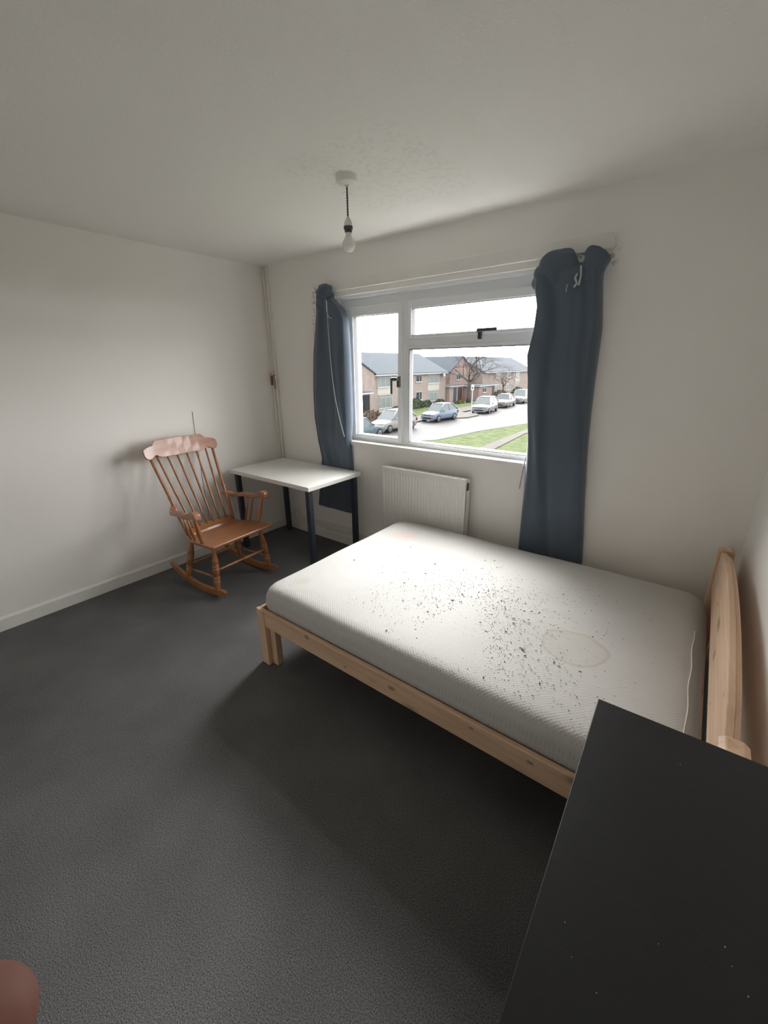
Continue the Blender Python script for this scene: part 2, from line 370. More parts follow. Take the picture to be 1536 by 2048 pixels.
su = b.build('window_sash', M_pvc, win)
b = MB(); ring(b, 1.492, 1.008, WX1 - .045, 1.712, .026, .04, .012, .024, .060, .10, .004)
b.build('glazing_bead', M_pvc, win)
for q in ((.982, 1.04, 1.416, 1.942), (1.534, 1.787, 2.69, 1.958), (1.518, 1.020, 2.69, 1.688)):
    b = MB(); ring(b, q[0] - .003, q[1] - .003, q[2] + .003, q[3] + .003, .004, .004, .004, .004, .058, .10, 0); b.build('gasket', M_seal, win)
    b = MB(); b.quad((q[0], .088, q[1]), (q[2], .088, q[1]), (q[2], .088, q[3]), (q[0], .088, q[3])); b.build('window_pane', M_glass, win)
# handles
b = MB(); b.box(2.058, .034, 1.735, 2.082, .054, 1.795, .004); b.box(2.060, .008, 1.778, 2.195, .022, 1.797, .004); b.box(2.060, .015, 1.776, 2.08, .04, 1.797, .003)
b.build('window_handle', M_black, su)
b = MB(); b.box(1.418, .034, 1.425, 1.444, .054, 1.505, .004); b.box(1.385, .008, 1.472, 1.440, .040, 1.498, .005); b.box(1.378, .008, 1.375, 1.396, .022, 1.492, .005)
b.build('window_handle', M_black, sl)
b = MB(); b.prism([(WX0 - .03, -.022), (WX1 + .03, -.022), (WX1 + .03, -.001), (WX1 - .001, -.001), (WX1 - .001, .07), (WX0 + .001, .07), (WX0 + .001, -.001), (WX0 - .03, -.001)], .9552, .984, 'z')
b.build('window_sill', M_trim, win)

# ------------------------------------------------------------------ pipes and socket
b = MB()
for x, y in ((.034, -.030), (.088, -.024)):
    pass
def riser(x, label):
    t = thing('heating_pipe', label, 'pipe', (x, -.022, 0), 0)
    b = MB(); b.tube([(0, 0, .13), (0, 0, 2.399)], .0085, 10); b.build('pipe_run', M_pipe, t, smooth='auto')
    for z in (.6, 1.35, 2.0):
        b = MB(); b.box(-.014, -.004, z, .014, .020, z + .012, .002); b.build('pipe_clip', M_pipe, t)
    return t
riser(.030, 'white painted riser pipe in the corner, left of the pair')
riser(.074, 'white painted riser pipe in the corner, right of the pair')
b = MB(); b.tube([(.016, -.040, 1.52), (.05, -.045, 1.50), (.088, -.04, 1.51)], .003, 6); b.tube([(.06, -.036, 1.51), (.082, -.044, 1.46), (.09, -.044, 1.40), (.075, -.042, 1.385), (.06, -.042, 1.42)], .003, 6)
b.box(.022, -.046, 1.42, .048, -.032, 1.50, .003)
tag(b.build('cable_tie', mat('red_brown_tag', (.20, .07, .055), .6)), 'small reddish tie hanging around the two corner pipes', 'cable tie')
for z, lab in ((.160, 'upper horizontal white heating pipe running above the skirting'), (.118, 'lower horizontal white heating pipe just above the skirting')):
    b = MB()
    if z > .14: b.tube([(.02, -.024, z), (.18, -.024, z), (.21, -.024, z + .06), (.235, -.024, z + .065), (.26, -.024, z + .01), (.29, -.024, z), (1.42, -.024, z), (1.45, -.03, z + .03), (1.45, -.05, .30)], .0085, 8)
    else: b.tube([(.02, -.024, z), (.9, -.024, z), (2.03, -.024, z), (2.06, -.03, z + .03), (2.06, -.05, .30)], .0085, 8)
    tag(b.build('skirting_pipe', M_pipe, smooth='auto'), lab, 'pipe')
t = thing('wall_socket', 'white plastic wall socket on left wall behind rocking chair arm', 'socket', (0, -.55, .345))
mB(0, -.045, -.06, .010, .075, .06, 'socket_plate', M_fit, t, .003)
for yy in (-.02, .03): mB(.010, yy, .01, .014, yy + .015, .035, 'socket_switch', M_rad, t)
b = MB(); b.tube([(.003, -.838, 1.245), (.004, -.842, 1.16), (.003, -.845, 1.05), (.004, -.842, .8), (.003, -.846, .5), (.004, -.84, .1)], .0016, 6)
tag(b.build('thin_cable', M_cable), 'hair thin dark wire running down the left wall behind the chair', 'cable')

# ------------------------------------------------------------------ radiator
t = thing('radiator', 'white panel radiator on the wall below the window', 'radiator', (1.74, 0, .24))
W2, RH = .365, .60
P = []; nx = 26
xs = []
for i in range(nx * 4 + 1):
    x = -W2 + .012 + (2 * W2 - .024) * i / (nx * 4); ph = (i % 4)
    xs.append((x, -.100 + (.0 if ph in (0, 1) else .010)))
zs = [.0, .028, .045, RH - .060, RH - .042, RH - .012]
for z, f in zip(zs, (0, 0, 1, 1, 0, 0)):
    P.append([(x, -.100 + (y + .100) * f, z) for x, y in xs])
b = MB(); b.grid(P); b.box(-W2, -.100, 0, -W2 + .013, -.088, RH - .01, .002); b.box(W2 - .013, -.100, 0, W2, -.088, RH - .01, .002); b.box(-W2 + .01, -.088, .01, W2 - .01, -.086, RH - .03)
b.build('radiator_panel', M_rad, t, smooth='auto')
b = MB(); b.box(-W2, -.098, RH - .014, W2, -.036, RH - .008, .002)
for i in range(36):
    x = -W2 + .03 + (2 * W2 - .06) * i / 35
    b.box(x - .004, -.09, RH - .008, x + .004, -.045, RH - .004)
b.box(-W2, -.102, RH - .02, W2, -.094, RH - .002, .003)
b.build('top_grille', M_rad, t)
for s in (-1, 1):
    b = MB(); b.box(min(s * W2, s * (W2 - .004)), -.098, .02, max(s * W2, s * (W2 - .004)), -.036, RH - .008, .001); e = b.build('side_panel', M_rad, t)
b = MB(); b.box(W2 - .001, -.085, RH - .085, W2 + .003, -.055, RH - .03, .002); b.build('air_vent', mat('dark_grille_gap', (.05, .05, .05), .6), t)
for xx in (-.25, .22): mB(xx, -.038, .05, xx + .03, 0, .5, 'wall_bracket', M_rad, t)

# ------------------------------------------------------------------ ceiling pendant
t = thing('ceiling_pendant_light', 'bare white bulb hanging from the ceiling on dark flex', 'lamp', (1.80, -.883, H))
b = MB(); b.lathe([(.0, 0), (.050, 0), (.050, -.012), (.046, -.026), (.038, -.032), (.012, -.034), (.009, -.040), (0, -.040)], seg=32); b.build('ceiling_rose', M_fit, t, smooth='auto')
b = MB()
for k in range(2):
    pts = [(.0024 * math.cos(i * .9 + k * PI), .0024 * math.sin(i * .9 + k * PI), -.036 - i * .128 / 40) for i in range(41)]
    b.tube(pts, .0024, 6)
b.build('flex', M_cable, t, smooth=True)
PZ = lambda pr: [(r, -.160 + (z + .158) * .76) for r, z in pr]
b = MB(); b.lathe(PZ([(0, -.158), (.006, -.158), (.010, -.165), (.017, -.182), (.020, -.198), (.020, -.206), (0, -.206)]), seg=24); h = b.build('lampholder', M_fit, t, smooth='auto')
b = MB(); b.lathe(PZ([(0, -.206), (.021, -.206), (.022, -.212), (.021, -.222), (.018, -.224), (.017, -.236), (.0155, -.240), (0, -.240)]), seg=24); b.build('holder_ring', M_fitdark, h, smooth='auto')
b = MB(); b.lathe(PZ([(0, -.238), (.0135, -.238), (.0135, -.252), (.015, -.258), (.019, -.272), (0, -.2725)]), seg=24); b.lathe(PZ([(0, -.256), (.0148, -.256), (.0195, -.272), (.0225, -.279), (0, -.279)]), seg=24); b.build('bulb_collar', M_fit, t, smooth='auto')
b = MB(); b.lathe(PZ([(.0, -.278), (.0225, -.278), (.0275, -.289), (.0305, -.302), (.0305, -.314), (.027, -.328), (.019, -.339), (.009, -.345), (0.0005, -.346)]), seg=32); b.build('bulb', M_bulb, t, smooth='auto')

# ------------------------------------------------------------------ desk
t = thing('desk', 'white rectangular desk on four dark square legs in the corner', 'desk', (.605, -.34, 0))
mB(-.50, -.30, .706, .50, .295, .74, 'tabletop', M_desk, t, .003)
for sx in (-1, 1):
    for sy in (-1, 1):
        cx, cy = sx * .455, sy * .255 - .003
        b = MB(); b.box(cx - .02, cy - .02, .012, cx + .02, cy + .02, .706, .002); b.box(cx - .045 if sx > 0 else cx - .02, cy - .045 if sy > 0 else cy - .02, .702, cx + .02 if sx > 0 else cx + .045, cy + .02 if sy > 0 else cy + .045, .706)
        lg = b.build('leg', M_leg, t)
        b = MB(); b.lathe([(0, 0), (.016, 0), (.018, .003), (.018, .009), (.012, .014), (0, .014)], (cx, cy, 0), 16); b.build('foot', M_card, lg, smooth='auto')

# ------------------------------------------------------------------ curtains
def interp(tab, z, k):
    tab = sorted(tab)
    if z <= tab[0][0]: return tab[0][k]
    for a, b_ in zip(tab, tab[1:]):
        if a[0] <= z <= b_[0]:
            f = (z - a[0]) / (b_[0] - a[0]); return a[k] + (b_[k] - a[k]) * f
    return tab[-1][k]
def curtain_mesh(tab, folds, seed, nz=90, nu=72):
    """tab rows: z, x_left, x_right, y_front, fold depth"""
    rnd = random.Random(seed); ph = [rnd.uniform(0, 6) for _ in range(4)]
    z0, z1 = min(r[0] for r in tab), max(r[0] for r in tab); P = []
    for i in range(nz + 1):
        z = z0 + (z1 - z0) * i / nz
        xl, xr, yf, fd = (interp(tab, z, k) for k in (1, 2, 3, 4)); row = []
        for j in range(nu + 1):
            u = j / nu; e = min(1, math.sin(PI * u) * 5) if 0 < u < 1 else 0
            uu = u + .02 * math.sin(3 * z + ph[2] + 9 * u)
            wv = .62 * math.sin(2 * PI * folds * uu + ph[0] + .9 * math.sin(1.7 * z + ph[1])) + .28 * math.sin(2 * PI * folds * 1.73 * uu + ph[1] + 1.4 * z) + .05 * math.sin(2 * PI * folds * 3.1 * uu + ph[3] - 2 * z)
            y = -.012 + (yf + .012) * e ** .6 + fd * wv * e
            row.append((xl + (xr - xl) * u + .012 * math.sin(5 * z + u * 7 + ph[3]) * e * fd / .02, min(y, -.010), z))
        for j in range(nu - 1, 0, -2):
            u = j / nu; row.append((xl + (xr - xl) * u, -.006, z))
        P.append(row)
    b = MB(); V = b.grid(P, closed_v=True)
    b.bm.faces.new(V[0]); b.bm.faces.new(V[-1]); return b
LT = [(.335, .53, .985, -.034, .004), (.72, .60, .995, -.036, .004), (.80, .622, .992, -.052, .010), (.96, .606, .985, -.075, .016), (1.16, .593, 1.008, -.085, .018), (1.40, .608, 1.012, -.09, .018),
      (1.70, .634, 1.010, -.09, .018), (1.90, .668, 1.000, -.085, .016), (1.99, .688, .970, -.08, .012), (2.05, .698, .890, -.08, .008), (2.075, .715, .868, -.075, .006)]
t = thing('curtain', 'dark blue grey curtain hanging knotted at the left side of the window', 'curtain', (.80, 0, 1.2), group='window curtains')
def off(o, d):
    o.location = (-d[0], -d[1], -d[2])
c = curtain_mesh(LT, 2.2, 3).build('curtain_cloth', M_curt, t, smooth=True); off(c, (.80, 0, 1.2))
def lump(b, c, r, seed, amp=.18, n=22, m=16):
    rnd = random.Random(seed); k = [(rnd.uniform(2, 5), rnd.uniform(0, 6), rnd.uniform(2, 5), rnd.uniform(0, 6)) for _ in range(3)]; P = []
    for i in range(m + 1):
        th = PI * i / m; row = []
        for j in range(n):
            p = 2 * PI * j / n
            f = 1 + amp * sum(math.sin(a * p + b1) * math.sin(c1 * th + d) for a, b1, c1, d in [(round(q[0]), q[1], q[2], q[3]) for q in k]) * math.sin(th)
            row.append((c[0] + r[0] * f * math.sin(th) * math.cos(p), c[1] + r[1] * f * math.sin(th) * math.sin(p), c[2] + r[2] * f * math.cos(th)))
        P.append(row)
    b.grid(P, closed_v=True)
b = MB(); lump(b, (.795, -.055, 2.115), (.078, .040, .062), 5, .16); lump(b, (.765, -.05, 2.06), (.060, .036, .06), 8, .14)
c = b.build('gathered_knot', M_curt, t, smooth=True); off(c, (.80, 0, 1.2))
b = MB()
b.tube([(.858, -.098, 2.05), (.872, -.112, 1.88), (.882, -.118, 1.70), (.90, -.122, 1.5), (.925, -.122, 1.32), (.955, -.116, 1.17), (.985, -.100, 1.03)], .0022, 6)
b.tube([(.853, -.098, 2.06), (.865, -.112, 1.98), (.885, -.115, 1.935), (.91, -.105, 1.925)], .0025, 6)
c = b.build('hem', M_hem, t); c['label'] = 'pale piping along the curtain edge'; off(c, (.80, 0, 1.2))

RT = [(.20, 2.49, 2.90, -.052, .010), (.46, 2.482, 2.882, -.07, .016), (.80, 2.478, 2.845, -.085, .018), (1.14, 2.467, 2.815, -.10, .020), (1.32, 2.455, 2.806, -.105, .020), (1.50, 2.446, 2.800, -.11, .020), (1.63, 2.428, 2.798, -.11, .020),
      (1.75, 2.447, 2.796, -.11, .018), (1.88, 2.448, 2.780, -.11, .016), (1.976, 2.422, 2.766, -.11, .014), (2.03, 2.426, 2.762, -.11, .010), (2.065, 2.45, 2.74, -.095, .006)]
t = thing('curtain', 'dark blue grey curtain hanging at the right side of the window above the bed', 'curtain', (2.62, 0, 1.2), group='window curtains')
c = curtain_mesh(RT, 2.1, 11).build('curtain_cloth', M_curt, t, smooth=True); off(c, (2.62, 0, 1.2))
b = MB(); lump(b, (2.545, -.072, 2.055), (.118, .048, .088), 21, .10); lump(b, (2.492, -.072, 2.02), (.075, .042, .075), 22, .08)
c = b.build('gathered_bunch', M_curt, t, smooth=True); off(c, (2.62, 0, 1.2))
b = MB()
fan = [(2.685, 2.125), (2.705, 2.135), (2.745, 2.122), (2.775, 2.10), (2.798, 2.068), (2.778, 2.035), (2.762, 1.98), (2.66, 1.97), (2.685, 2.02), (2.672, 2.05), (2.682, 2.08), (2.675, 2.10)]
b.prism(fan, -.105, -.035, 'y')
c = b.build('knotted_end', M_curt, t, smooth=True, bevel=.018); off(c, (2.62, 0, 1.2))
b = MB(); b.tube([(2.660, -.10, 2.02), (2.655, -.125, 1.99), (2.668, -.13, 1.965), (2.655, -.125, 1.95)], .006, 8); b.tube([(2.672, -.11, 2.045), (2.680, -.12, 2.0), (2.678, -.13, 1.955)], .005, 8)
b.tube([(2.622, -.132, 1.965), (2.621, -.134, 1.93)], .0025, 6)
c = b.build('tie_string', M_hem, t, smooth=True); off(c, (2.62, 0, 1.2))
b = MB()
b.tube([(2.470, -.03, 1.03), (2.461, -.035, .93), (2.452, -.035, .82)], .004, 6)
c = b.build('lining_edge', M_hem, t, smooth=True); off(c, (2.62, 0, 1.2))

# ------------------------------------------------------------------ bed
BX0, BX1, BY0, BY1 = 1.590, 3.562, -1.50, -.110
t = thing('bed_frame', 'pine double bed frame with low arched headboard at right wall', 'bed', (2.57, -.80, 0)); o_ = (2.57, -.80, 0)
def bp(o): off(o, o_); return o
def rail(y0, y1):
    b = MB(); b.box(BX0 + .02, y0, .252, 3.51, y1, .352, .004)
    s = 1 if y0 < -1 else -1
    yi = y1 if y0 < -1 else y0
    b.box(BX0 + .1, min(yi, yi + s * .02), .262, 3.48, max(yi, yi + s * .02), .292)
    return bp(b.build('side_rail', M_pine_x, t))
rail(BY0, BY0 + .022); rail(BY1 - .022, BY1)
bp(mB(BX0 + .001, BY0 + .024, .252, BX0 + .023, BY1 - .024, .350, 'foot_rail', M_pine_y, t, .003))
for sy in (0, 1):
    y = BY0 if sy == 0 else BY1
    s = 1 if sy == 0 else -1
    b = MB(); a0, a1 = sorted((y - s * .004, y + s * .020)); b.box(BX0, a0, 0, BX0 + .062, a1, .3525 if 1 else .35, .003)
    a0, a1 = sorted((y + s * .024, y + s * .062)); b.box(BX0 + .062, a0, 0, BX0 + .105, a1, .300, .003)
    a0, a1 = sorted((y + s * .020, y + s * .085)); b.box(BX0 + .024, a0, 0, BX0 + .062, a1, .30, .003)
    bp(b.build('leg', M_pine_z, t))
# headboard posts (chamfered tops) and wide arched rail
for y in (BY0 - .05, BY1 - .060):
    b = MB(); b.prism([(3.500, 0), (3.562, 0), (3.562, .712), (3.548, .722), (3.514, .722), (3.500, .712)], y, y + .06, 'y')
    bp(b.build('headboard_post', M_pine_z, t, bevel=.003))
def arch(n=28):
    top = []; y0, y1 = BY0 + .012, BY1 - .062
    for i in range(n + 1):
        u = i / n; y = y0 + (y1 - y0) * u
        top.append((y, .712 + .080 * math.sin(PI * min(max((u - .02) / .96, 0), 1)) ** .6))
    return top
tp = arch(); poly = [(tp[0][0], .525)] + tp + [(tp[-1][0], .525)]
b = MB(); b.prism(poly, 3.510, 3.530, 'x'); bp(b.build('headboard_rail', M_pine_y, t, bevel=.004))
b = MB(); b.prism([(a, z - .012) for a, z in poly[1:-1]] + [(poly[-1][0], .64), (poly[0][0], .64)], 3.5305, 3.545, 'x'); bp(b.build('headboard_rail', M_pine_y, t, bevel=.003))
b = MB(); b.box(3.503, BY0 + .062, .26, 3.527, BY1 - .062, .36, .003); bp(b.build('headboard_rail', M_pine_y, t))
for i in range(13):
    x = BX0 + .14 + i * .142
    bp(mB(x, BY0 + .026, .292, x + .068, BY1 - .026, .306, 'slat', M_pine_y, t))
# mattress
def rr_outline(x0, y0, x1, y1, r, n=10):
    pts = []
    for cx, cy, a0 in ((x1 - r, y1 - r, 0), (x0 + r, y1 - r, 90), (x0 + r, y0 + r, 180), (x1 - r, y0 + r, 270)):
        for k in range(n + 1):
            a = math.radians(a0 + 90 * k / n); pts.append((cx + r * math.cos(a), cy + r * math.sin(a)))
    out = []
    for i, p in enumerate(pts):          # fill long edges
        q = pts[(i + 1) % len(pts)]; d = math.dist(p, q); k = max(1, int(d / .08))
        for j in range(k): out.append((p[0] + (q[0] - p[0]) * j / k, p[1] + (q[1] - p[1]) * j / k))
    return out
MX0, MX1, MY0, MY1 = 1.594, 3.506, -1.466, -.136
MT = .468
def mattress():
    b = MB(); rings = []
    cx, cy = (MX0 + MX1) / 2, (MY0 + MY1) / 2
    for ins, z in ((.03, .308), (.008, .316), (-.004, .34), (-.008, .38), (-.004, .415), (.006, .44), (.020, .456), (.042, .465), (.075, MT), (.15, MT + .001), (.3, MT + .001), (.5, MT)):
        o = rr_outline(MX0, MY0, MX1, MY1, .085)
        row = []
        for (x, y) in o:
            hx, hy = (MX1 - MX0) / 2, (MY1 - MY0) / 2
            dx = (x - cx) * (1 - ins / hx); dy = (y - cy) * (1 - ins / hy)
            wob = .005 * math.sin(7 * x + 3 * y) + .004 * math.sin(11 * y - 5 * x)
            row.append((cx + dx, cy + dy, z + (wob * .35 if z > .43 else 0)))
        rings.append(row)
    V = b.grid(rings, closed_v=True); b.bm.faces.new(V[0]); 
    c = b.bm.verts.new((cx, cy, MT)); last = V[-1]
    for k in range(len(last)): b.bm.faces.new((last[k], last[(k + 1) % len(last)], c))
    return b
t = thing('mattress', 'bare white mattress with dark specks and a round stain on bed', 'mattress', (0, 0, 0))
mattress().build('mattress_body', M_matt, t, smooth=True)
b = MB(); pts = []
for i in range(40):
    y = -1.42 + i * .022; pts.append((3.466 + .0025 * math.sin(i * .55) + (.012 if i < 6 else 0) * math.sin(i), y, .4662))
b.tube(pts, .0020, 6); b.build('seam', mat('pale_seam_thread', (.82, .81, .78), .8), t, smooth=True)
# crumbs on the mattress: countless
b = MB(); rnd = random.Random(4)
def crumb(x, y, s):
    n = rnd.choice((3, 4, 5)); a = rnd.uniform(0, 6.3); el = rnd.uniform(1, 2.8); z = MT + .0022
    v = []
    for k in range(n):
        q = 2 * PI * k / n + rnd.uniform(-.3, .3); px = s * el * math.cos(q); py = s * math.sin(q)
        v.append(b.bm.verts.new((x + px * math.cos(a) - py * math.sin(a), y + px * math.sin(a) + py * math.cos(a), z)))
    c = b.bm.verts.new((x, y, z + s * .8)); 
    for k in range(n): b.bm.faces.new((v[k], v[(k + 1) % n], c))
    b.bm.faces.new(v)
def blob(cx, cy, sx, sy, n, s0, s1, ang=0):
    for _ in range(n):
        p, q = rnd.gauss(0, sx), rnd.gauss(0, sy)
        x = cx + p * math.cos(ang) - q * math.sin(ang); y = cy + p * math.sin(ang) + q * math.cos(ang)
        if MX0 + .06 < x < 3.36 and MY0 + .03 < y < MY1 - .05:
            s = rnd.uniform(s0, s1) * (1 if rnd.random() < .9 else 1.8)
            crumb(x, y, s)
blob(2.66, -.98, .17, .20, 1150, .0008, .0022, .3)
blob(2.45, -1.12, .26, .16, 500, .0008, .0018)
blob(2.95, -1.25, .18, .12, 420, .0008, .0020)
blob(2.5, -.75, .35, .22, 330, .0008, .0020)
blob(2.1, -1.0, .3, .3, 150, .0008, .0016)
blob(2.9, -.6, .22, .2, 110, .0009, .0022)
crumb(1.80, -.93, .006)
tag(b.build('mattress_crumbs', M_crumb), 'scatter of tiny dark crumbs over the white mattress top', 'crumbs', kind='stuff')

# ------------------------------------------------------------------ chest by the camera
CH = .79; rzc = math.radians(0)
t = thing('chest_of_drawers', 'black chest of drawers beside the bed in the foreground', 'chest of drawers', (3.247, -1.632, 0), math.radians(1.5))
b = MB(); b.box(.0, -.80, CH - .018, .328, 0, CH, .0015); o = b.build('top_board', M_chest, t)
b = MB(); b.box(.002, -.018, 0, .325, 0, CH - .018); b.box(.002, -.80, 0, .325, -.782, CH - .018); b.box(.312, -.782, 0, .325, -.018, CH - .018); b.box(.02, -.782, .03, .312, -.018, .05); b.box(.02, -.782, 0, .035, -.018, .05); b.build('carcass', M_chest, t)
for k in range(3):
    z = .055 + k * .237
    d = MB(); d.box(.002, -.778, z, .020, -.022, z + .230, .0015); d.box(.02, -.77, z + .01, .305, -.03, z + .02); dr = d.build('drawer', M_chest, t)
b = MB(); rnd = random.Random(9)
for _ in range(14):
    x, y, s = rnd.uniform(.01, .33), rnd.uniform(-.7, -.05), rnd.uniform(.0006, .0012)
    b.box(x, y, CH, x + s, y + s * 1.6, CH + .0006)
b.build('dust', mat('pale_dust', (.5, .5, .47), .9), t)['kind'] = 'stuff'

# ------------------------------------------------------------------ rocking chair
YC = math.radians(3.5)
t = thing('rocking_chair', 'varnished wooden rocking chair with spindle back beside left wall', 'rocking chair', (.50, -1.035, 0), YC)
def arc_rocker(y):
    P = []; n = 26; xa, xb = -.36, .335
    Rr = .95
    for i in range(n + 1):
        x = xa + (xb - xa) * i / n; zc = Rr - math.sqrt(Rr * Rr - (x - .06) ** 2) 
        e = min(1, (x - xa) / .06 + .15, (xb - x) / .05 + .25)
        hb = .024 * e; th = .050 * e
        mid = zc + .021
        row = [(x, y - .012, mid - th / 2), (x, y + .012, mid - th / 2), (x, y + .012, mid + th / 2), (x, y - .012, mid + th / 2)]
        P.append(row)
    b = MB(); V = b.grid(P, closed_v=True); b.bm.faces.new(V[0]); b.bm.faces.new(V[-1]); return b
def rz_(x): return .95 - math.sqrt(.95 ** 2 - (x - .06) ** 2) + .04
def turned(p0, p1, prof, b=None, seg=14):
    """prof: list of (t, r)"""
    p0, p1 = Vector(p0), Vector(p1)
    b = b or MB(); b.tube([p0.lerp(p1, a) for a, r in prof], [r for a, r in prof], seg); return b
YR = .24
for s in (-1, 1): arc_rocker(s * YR).build('rocker', M_ch, t, bevel=.004)
SF, SB = .392, .362     # seat underside heights front / rear
legprof = [(0, .014), (.06, .017), (.16, .021), (.2, .0235), (.24, .024), (.25, .018), (.26, .024), (.285, .024), (.295, .018), (.305, .024), (.33, .024), (.34, .018), (.35, .024), (.5, .025), (.52, .025), (.53, .019), (.54, .025), (.565, .025), (.575, .019), (.585, .025), (.61, .025), (.62, .019), (.63, .025), (.7, .022), (.84, .014), (.88, .016), (1, .016)]
for s in (-1, 1):
    turned((.235, s * YR, rz_(.235) - .01), (.215, s * .205, SF - .012), legprof).build('leg', M_chz, t, smooth=True)
    turned((-.135, s * YR, rz_(-.135) - .01), (-.075, s * .190, SB + .012), legprof).build('leg', M_chz, t, smooth=True)
sp = [(0, .007), (.12, .009), (.35, .011), (.42, .012), (.45, .009), (.47, .013), (.49, .009), (.51, .009), (.53, .013), (.55, .009), (.58, .012), (.65, .011), (.88, .009), (1, .007)]
turned((.228, -.222, .20), (.228, .222, .20), sp).build('stretcher', M_chz, t, smooth=True)
turned((-.115, -.222, .16), (-.115, .222, .16), sp).build('stretcher', M_chz, t, smooth=True)
for s in (-1, 1):
    turned((.228, s * .225, .145), (-.120, s * .225, .125), [(0, .006), (.3, .009), (.7, .009), (1, .006)]).build('stretcher', M_chz, t, smooth=True)
# seat: tapering board, slightly dished, tilted back
def seat():
    out = [(.29, -.272), (.302, -.262), (.302, .262), (.29, .272), (.05, .262), (-.05, .235), (-.13, .205), (-.145, .18), (-.145, -.18), (-.13, -.205), (-.05, -.235), (.05, -.262)]
    zt = lambda x: .378 + (x + .145) * .065
    b = MB()
    for (z0, ins) in ((0, 0),):
        A = [b.bm.verts.new((x * .985, y * .975, zt(x) - .012)) for x, y in out]
        B = [b.bm.verts.new((x, y, zt(x) + .004)) for x, y in out]
        C = [b.bm.verts.new((x - .004 if x > 0 else x + .004, y * .985, zt(x) + .012)) for x, y in out]
        n = len(out)
        for P, Q in ((A, B), (B, C)):
            for i in range(n): b.bm.faces.new((P[i], P[(i + 1) % n], Q[(i + 1) % n], Q[i]))
        b.bm.faces.new(list(reversed(A))); b.bm.faces.new(C)
    return b
seat().build('seat', M_ch, t, bevel=.003)
b = MB(); b.prism([(-.150, .385), (-.060, .392), (-.072, .412), (-.120, .440), (-.150, .436)], -.185, .185, 'y')
b.build('seat_back_rail', M_ch, t, bevel=.008)
# back: crest rail, stiles, spindles
CZ, CX_ = 1.005, -.375      # crest centre
def back_pt(y, f):           # f 0 at the seat, 1 at the crest
    yb = y * .70
    curve = .030 * math.sin(PI * f) 
    wrap = .55 * (y ** 2)
    return Vector((-.105 + (CX_ + .105) * f - curve * .0 + wrap * f * .6 + .02 * f * f, yb + (y - yb) * f, .415 + (CZ - .03 - .415) * f))
for i in range(6):
    y = (-.5 + (i + .0) / 5) * .40
    turned(back_pt(y, 0), back_pt(y, 1), [(0, .0065), (.2, .008), (.5, .0095), (.8, .0075), (1, .006)], seg=10).build('spindle', M_chz, t, smooth=True)
for s in (-1, 1):
    turned(back_pt(s * .272, -.03) + Vector((.0, s * .012, 0)), back_pt(s * .255, 1), [(0, .011), (.1, .0135), (.25, .016), (.45, .013), (.48, .015), (.5, .012), (.8, .011), (1, .009)], seg=12).build('stile', M_chz, t, smooth=True)
def crest():
    W_ = .295
    prof = [(-1, -.012, .012), (-.985, -.032, .022), (-.95, -.046, .030), (-.90, -.052, .036), (-.84, -.050, .040), (-.78, -.040, .044), (-.72, -.030, .046), (-.68, -.030, .062), (-.62, -.045, .078), (-.58, -.050, .078), (-.5, -.052, .078)]
    full = prof + [(x, -.054, .080) for x in (-.3, -.1, .1, .3)] + [(-a, b_, c_) for a, b_, c_ in reversed(prof)]
    b = MB(); P = []
    tilt = Vector((-.30, 0, .95)).normalized()
    nrm = Vector((.95, 0, .30))
    for a, lo, hi in full:
        y = a * W_; base = Vector((CX_ + .02 + .33 * y * y, y, CZ))
        P.append([base + tilt * lo - nrm * .010, base + tilt * lo + nrm * .010, base + tilt * hi + nrm * .010, base + tilt * hi - nrm * .010])
    V = b.grid(P, closed_v=True); b.bm.faces.new(V[0]); b.bm.faces.new(V[-1]); return b
crest().build('crest_rail', M_chd, t, bevel=.003)
# arms
for s in (-1, 1):
    st = back_pt(s * .262, .34) + Vector((.0, s * .006, 0))
    path = [(st.x - .01, st.y, st.z + .01), (st.x + .05, s * .266, st.z - .015), (.0, s * .285, .612), (.06, s * .292, .607), (.12, s * .296, .622), (.165, s * .297, .640), (.20, s * .297, .644), (.228, s * .297, .634), (.236, s * .297, .620)]
    hts = [.016, .018, .018, .018, .021, .025, .029, .024, .010]; P = []
    for (x, y, z), h in zip(path, hts):
        P.append([(x, y - .024, z - h), (x, y + .024, z - h), (x, y + .024, z + h * .8), (x, y - .024, z + h * .8)])
    b = MB(); V = b.grid(P, closed_v=True); b.bm.faces.new(V[0]); b.bm.faces.new(V[-1])
    b.build('arm', M_chd, t, smooth='auto', bevel=.007)
    turned((.150, s * .245, .400), (.180, s * .294, .625), [(0, .012), (.15, .014), (.4, .018), (.6, .015), (.85, .011), (1, .010)]).build('arm_post', M_chz, t, smooth=True)
    for xx in (.02, .075):
        turned((xx - .02, s * .24, .392), (xx, s * .285, .60), [(0, .007), (.4, .009), (1, .006)], seg=8).build('arm_spindle', M_chz, t, smooth=True)

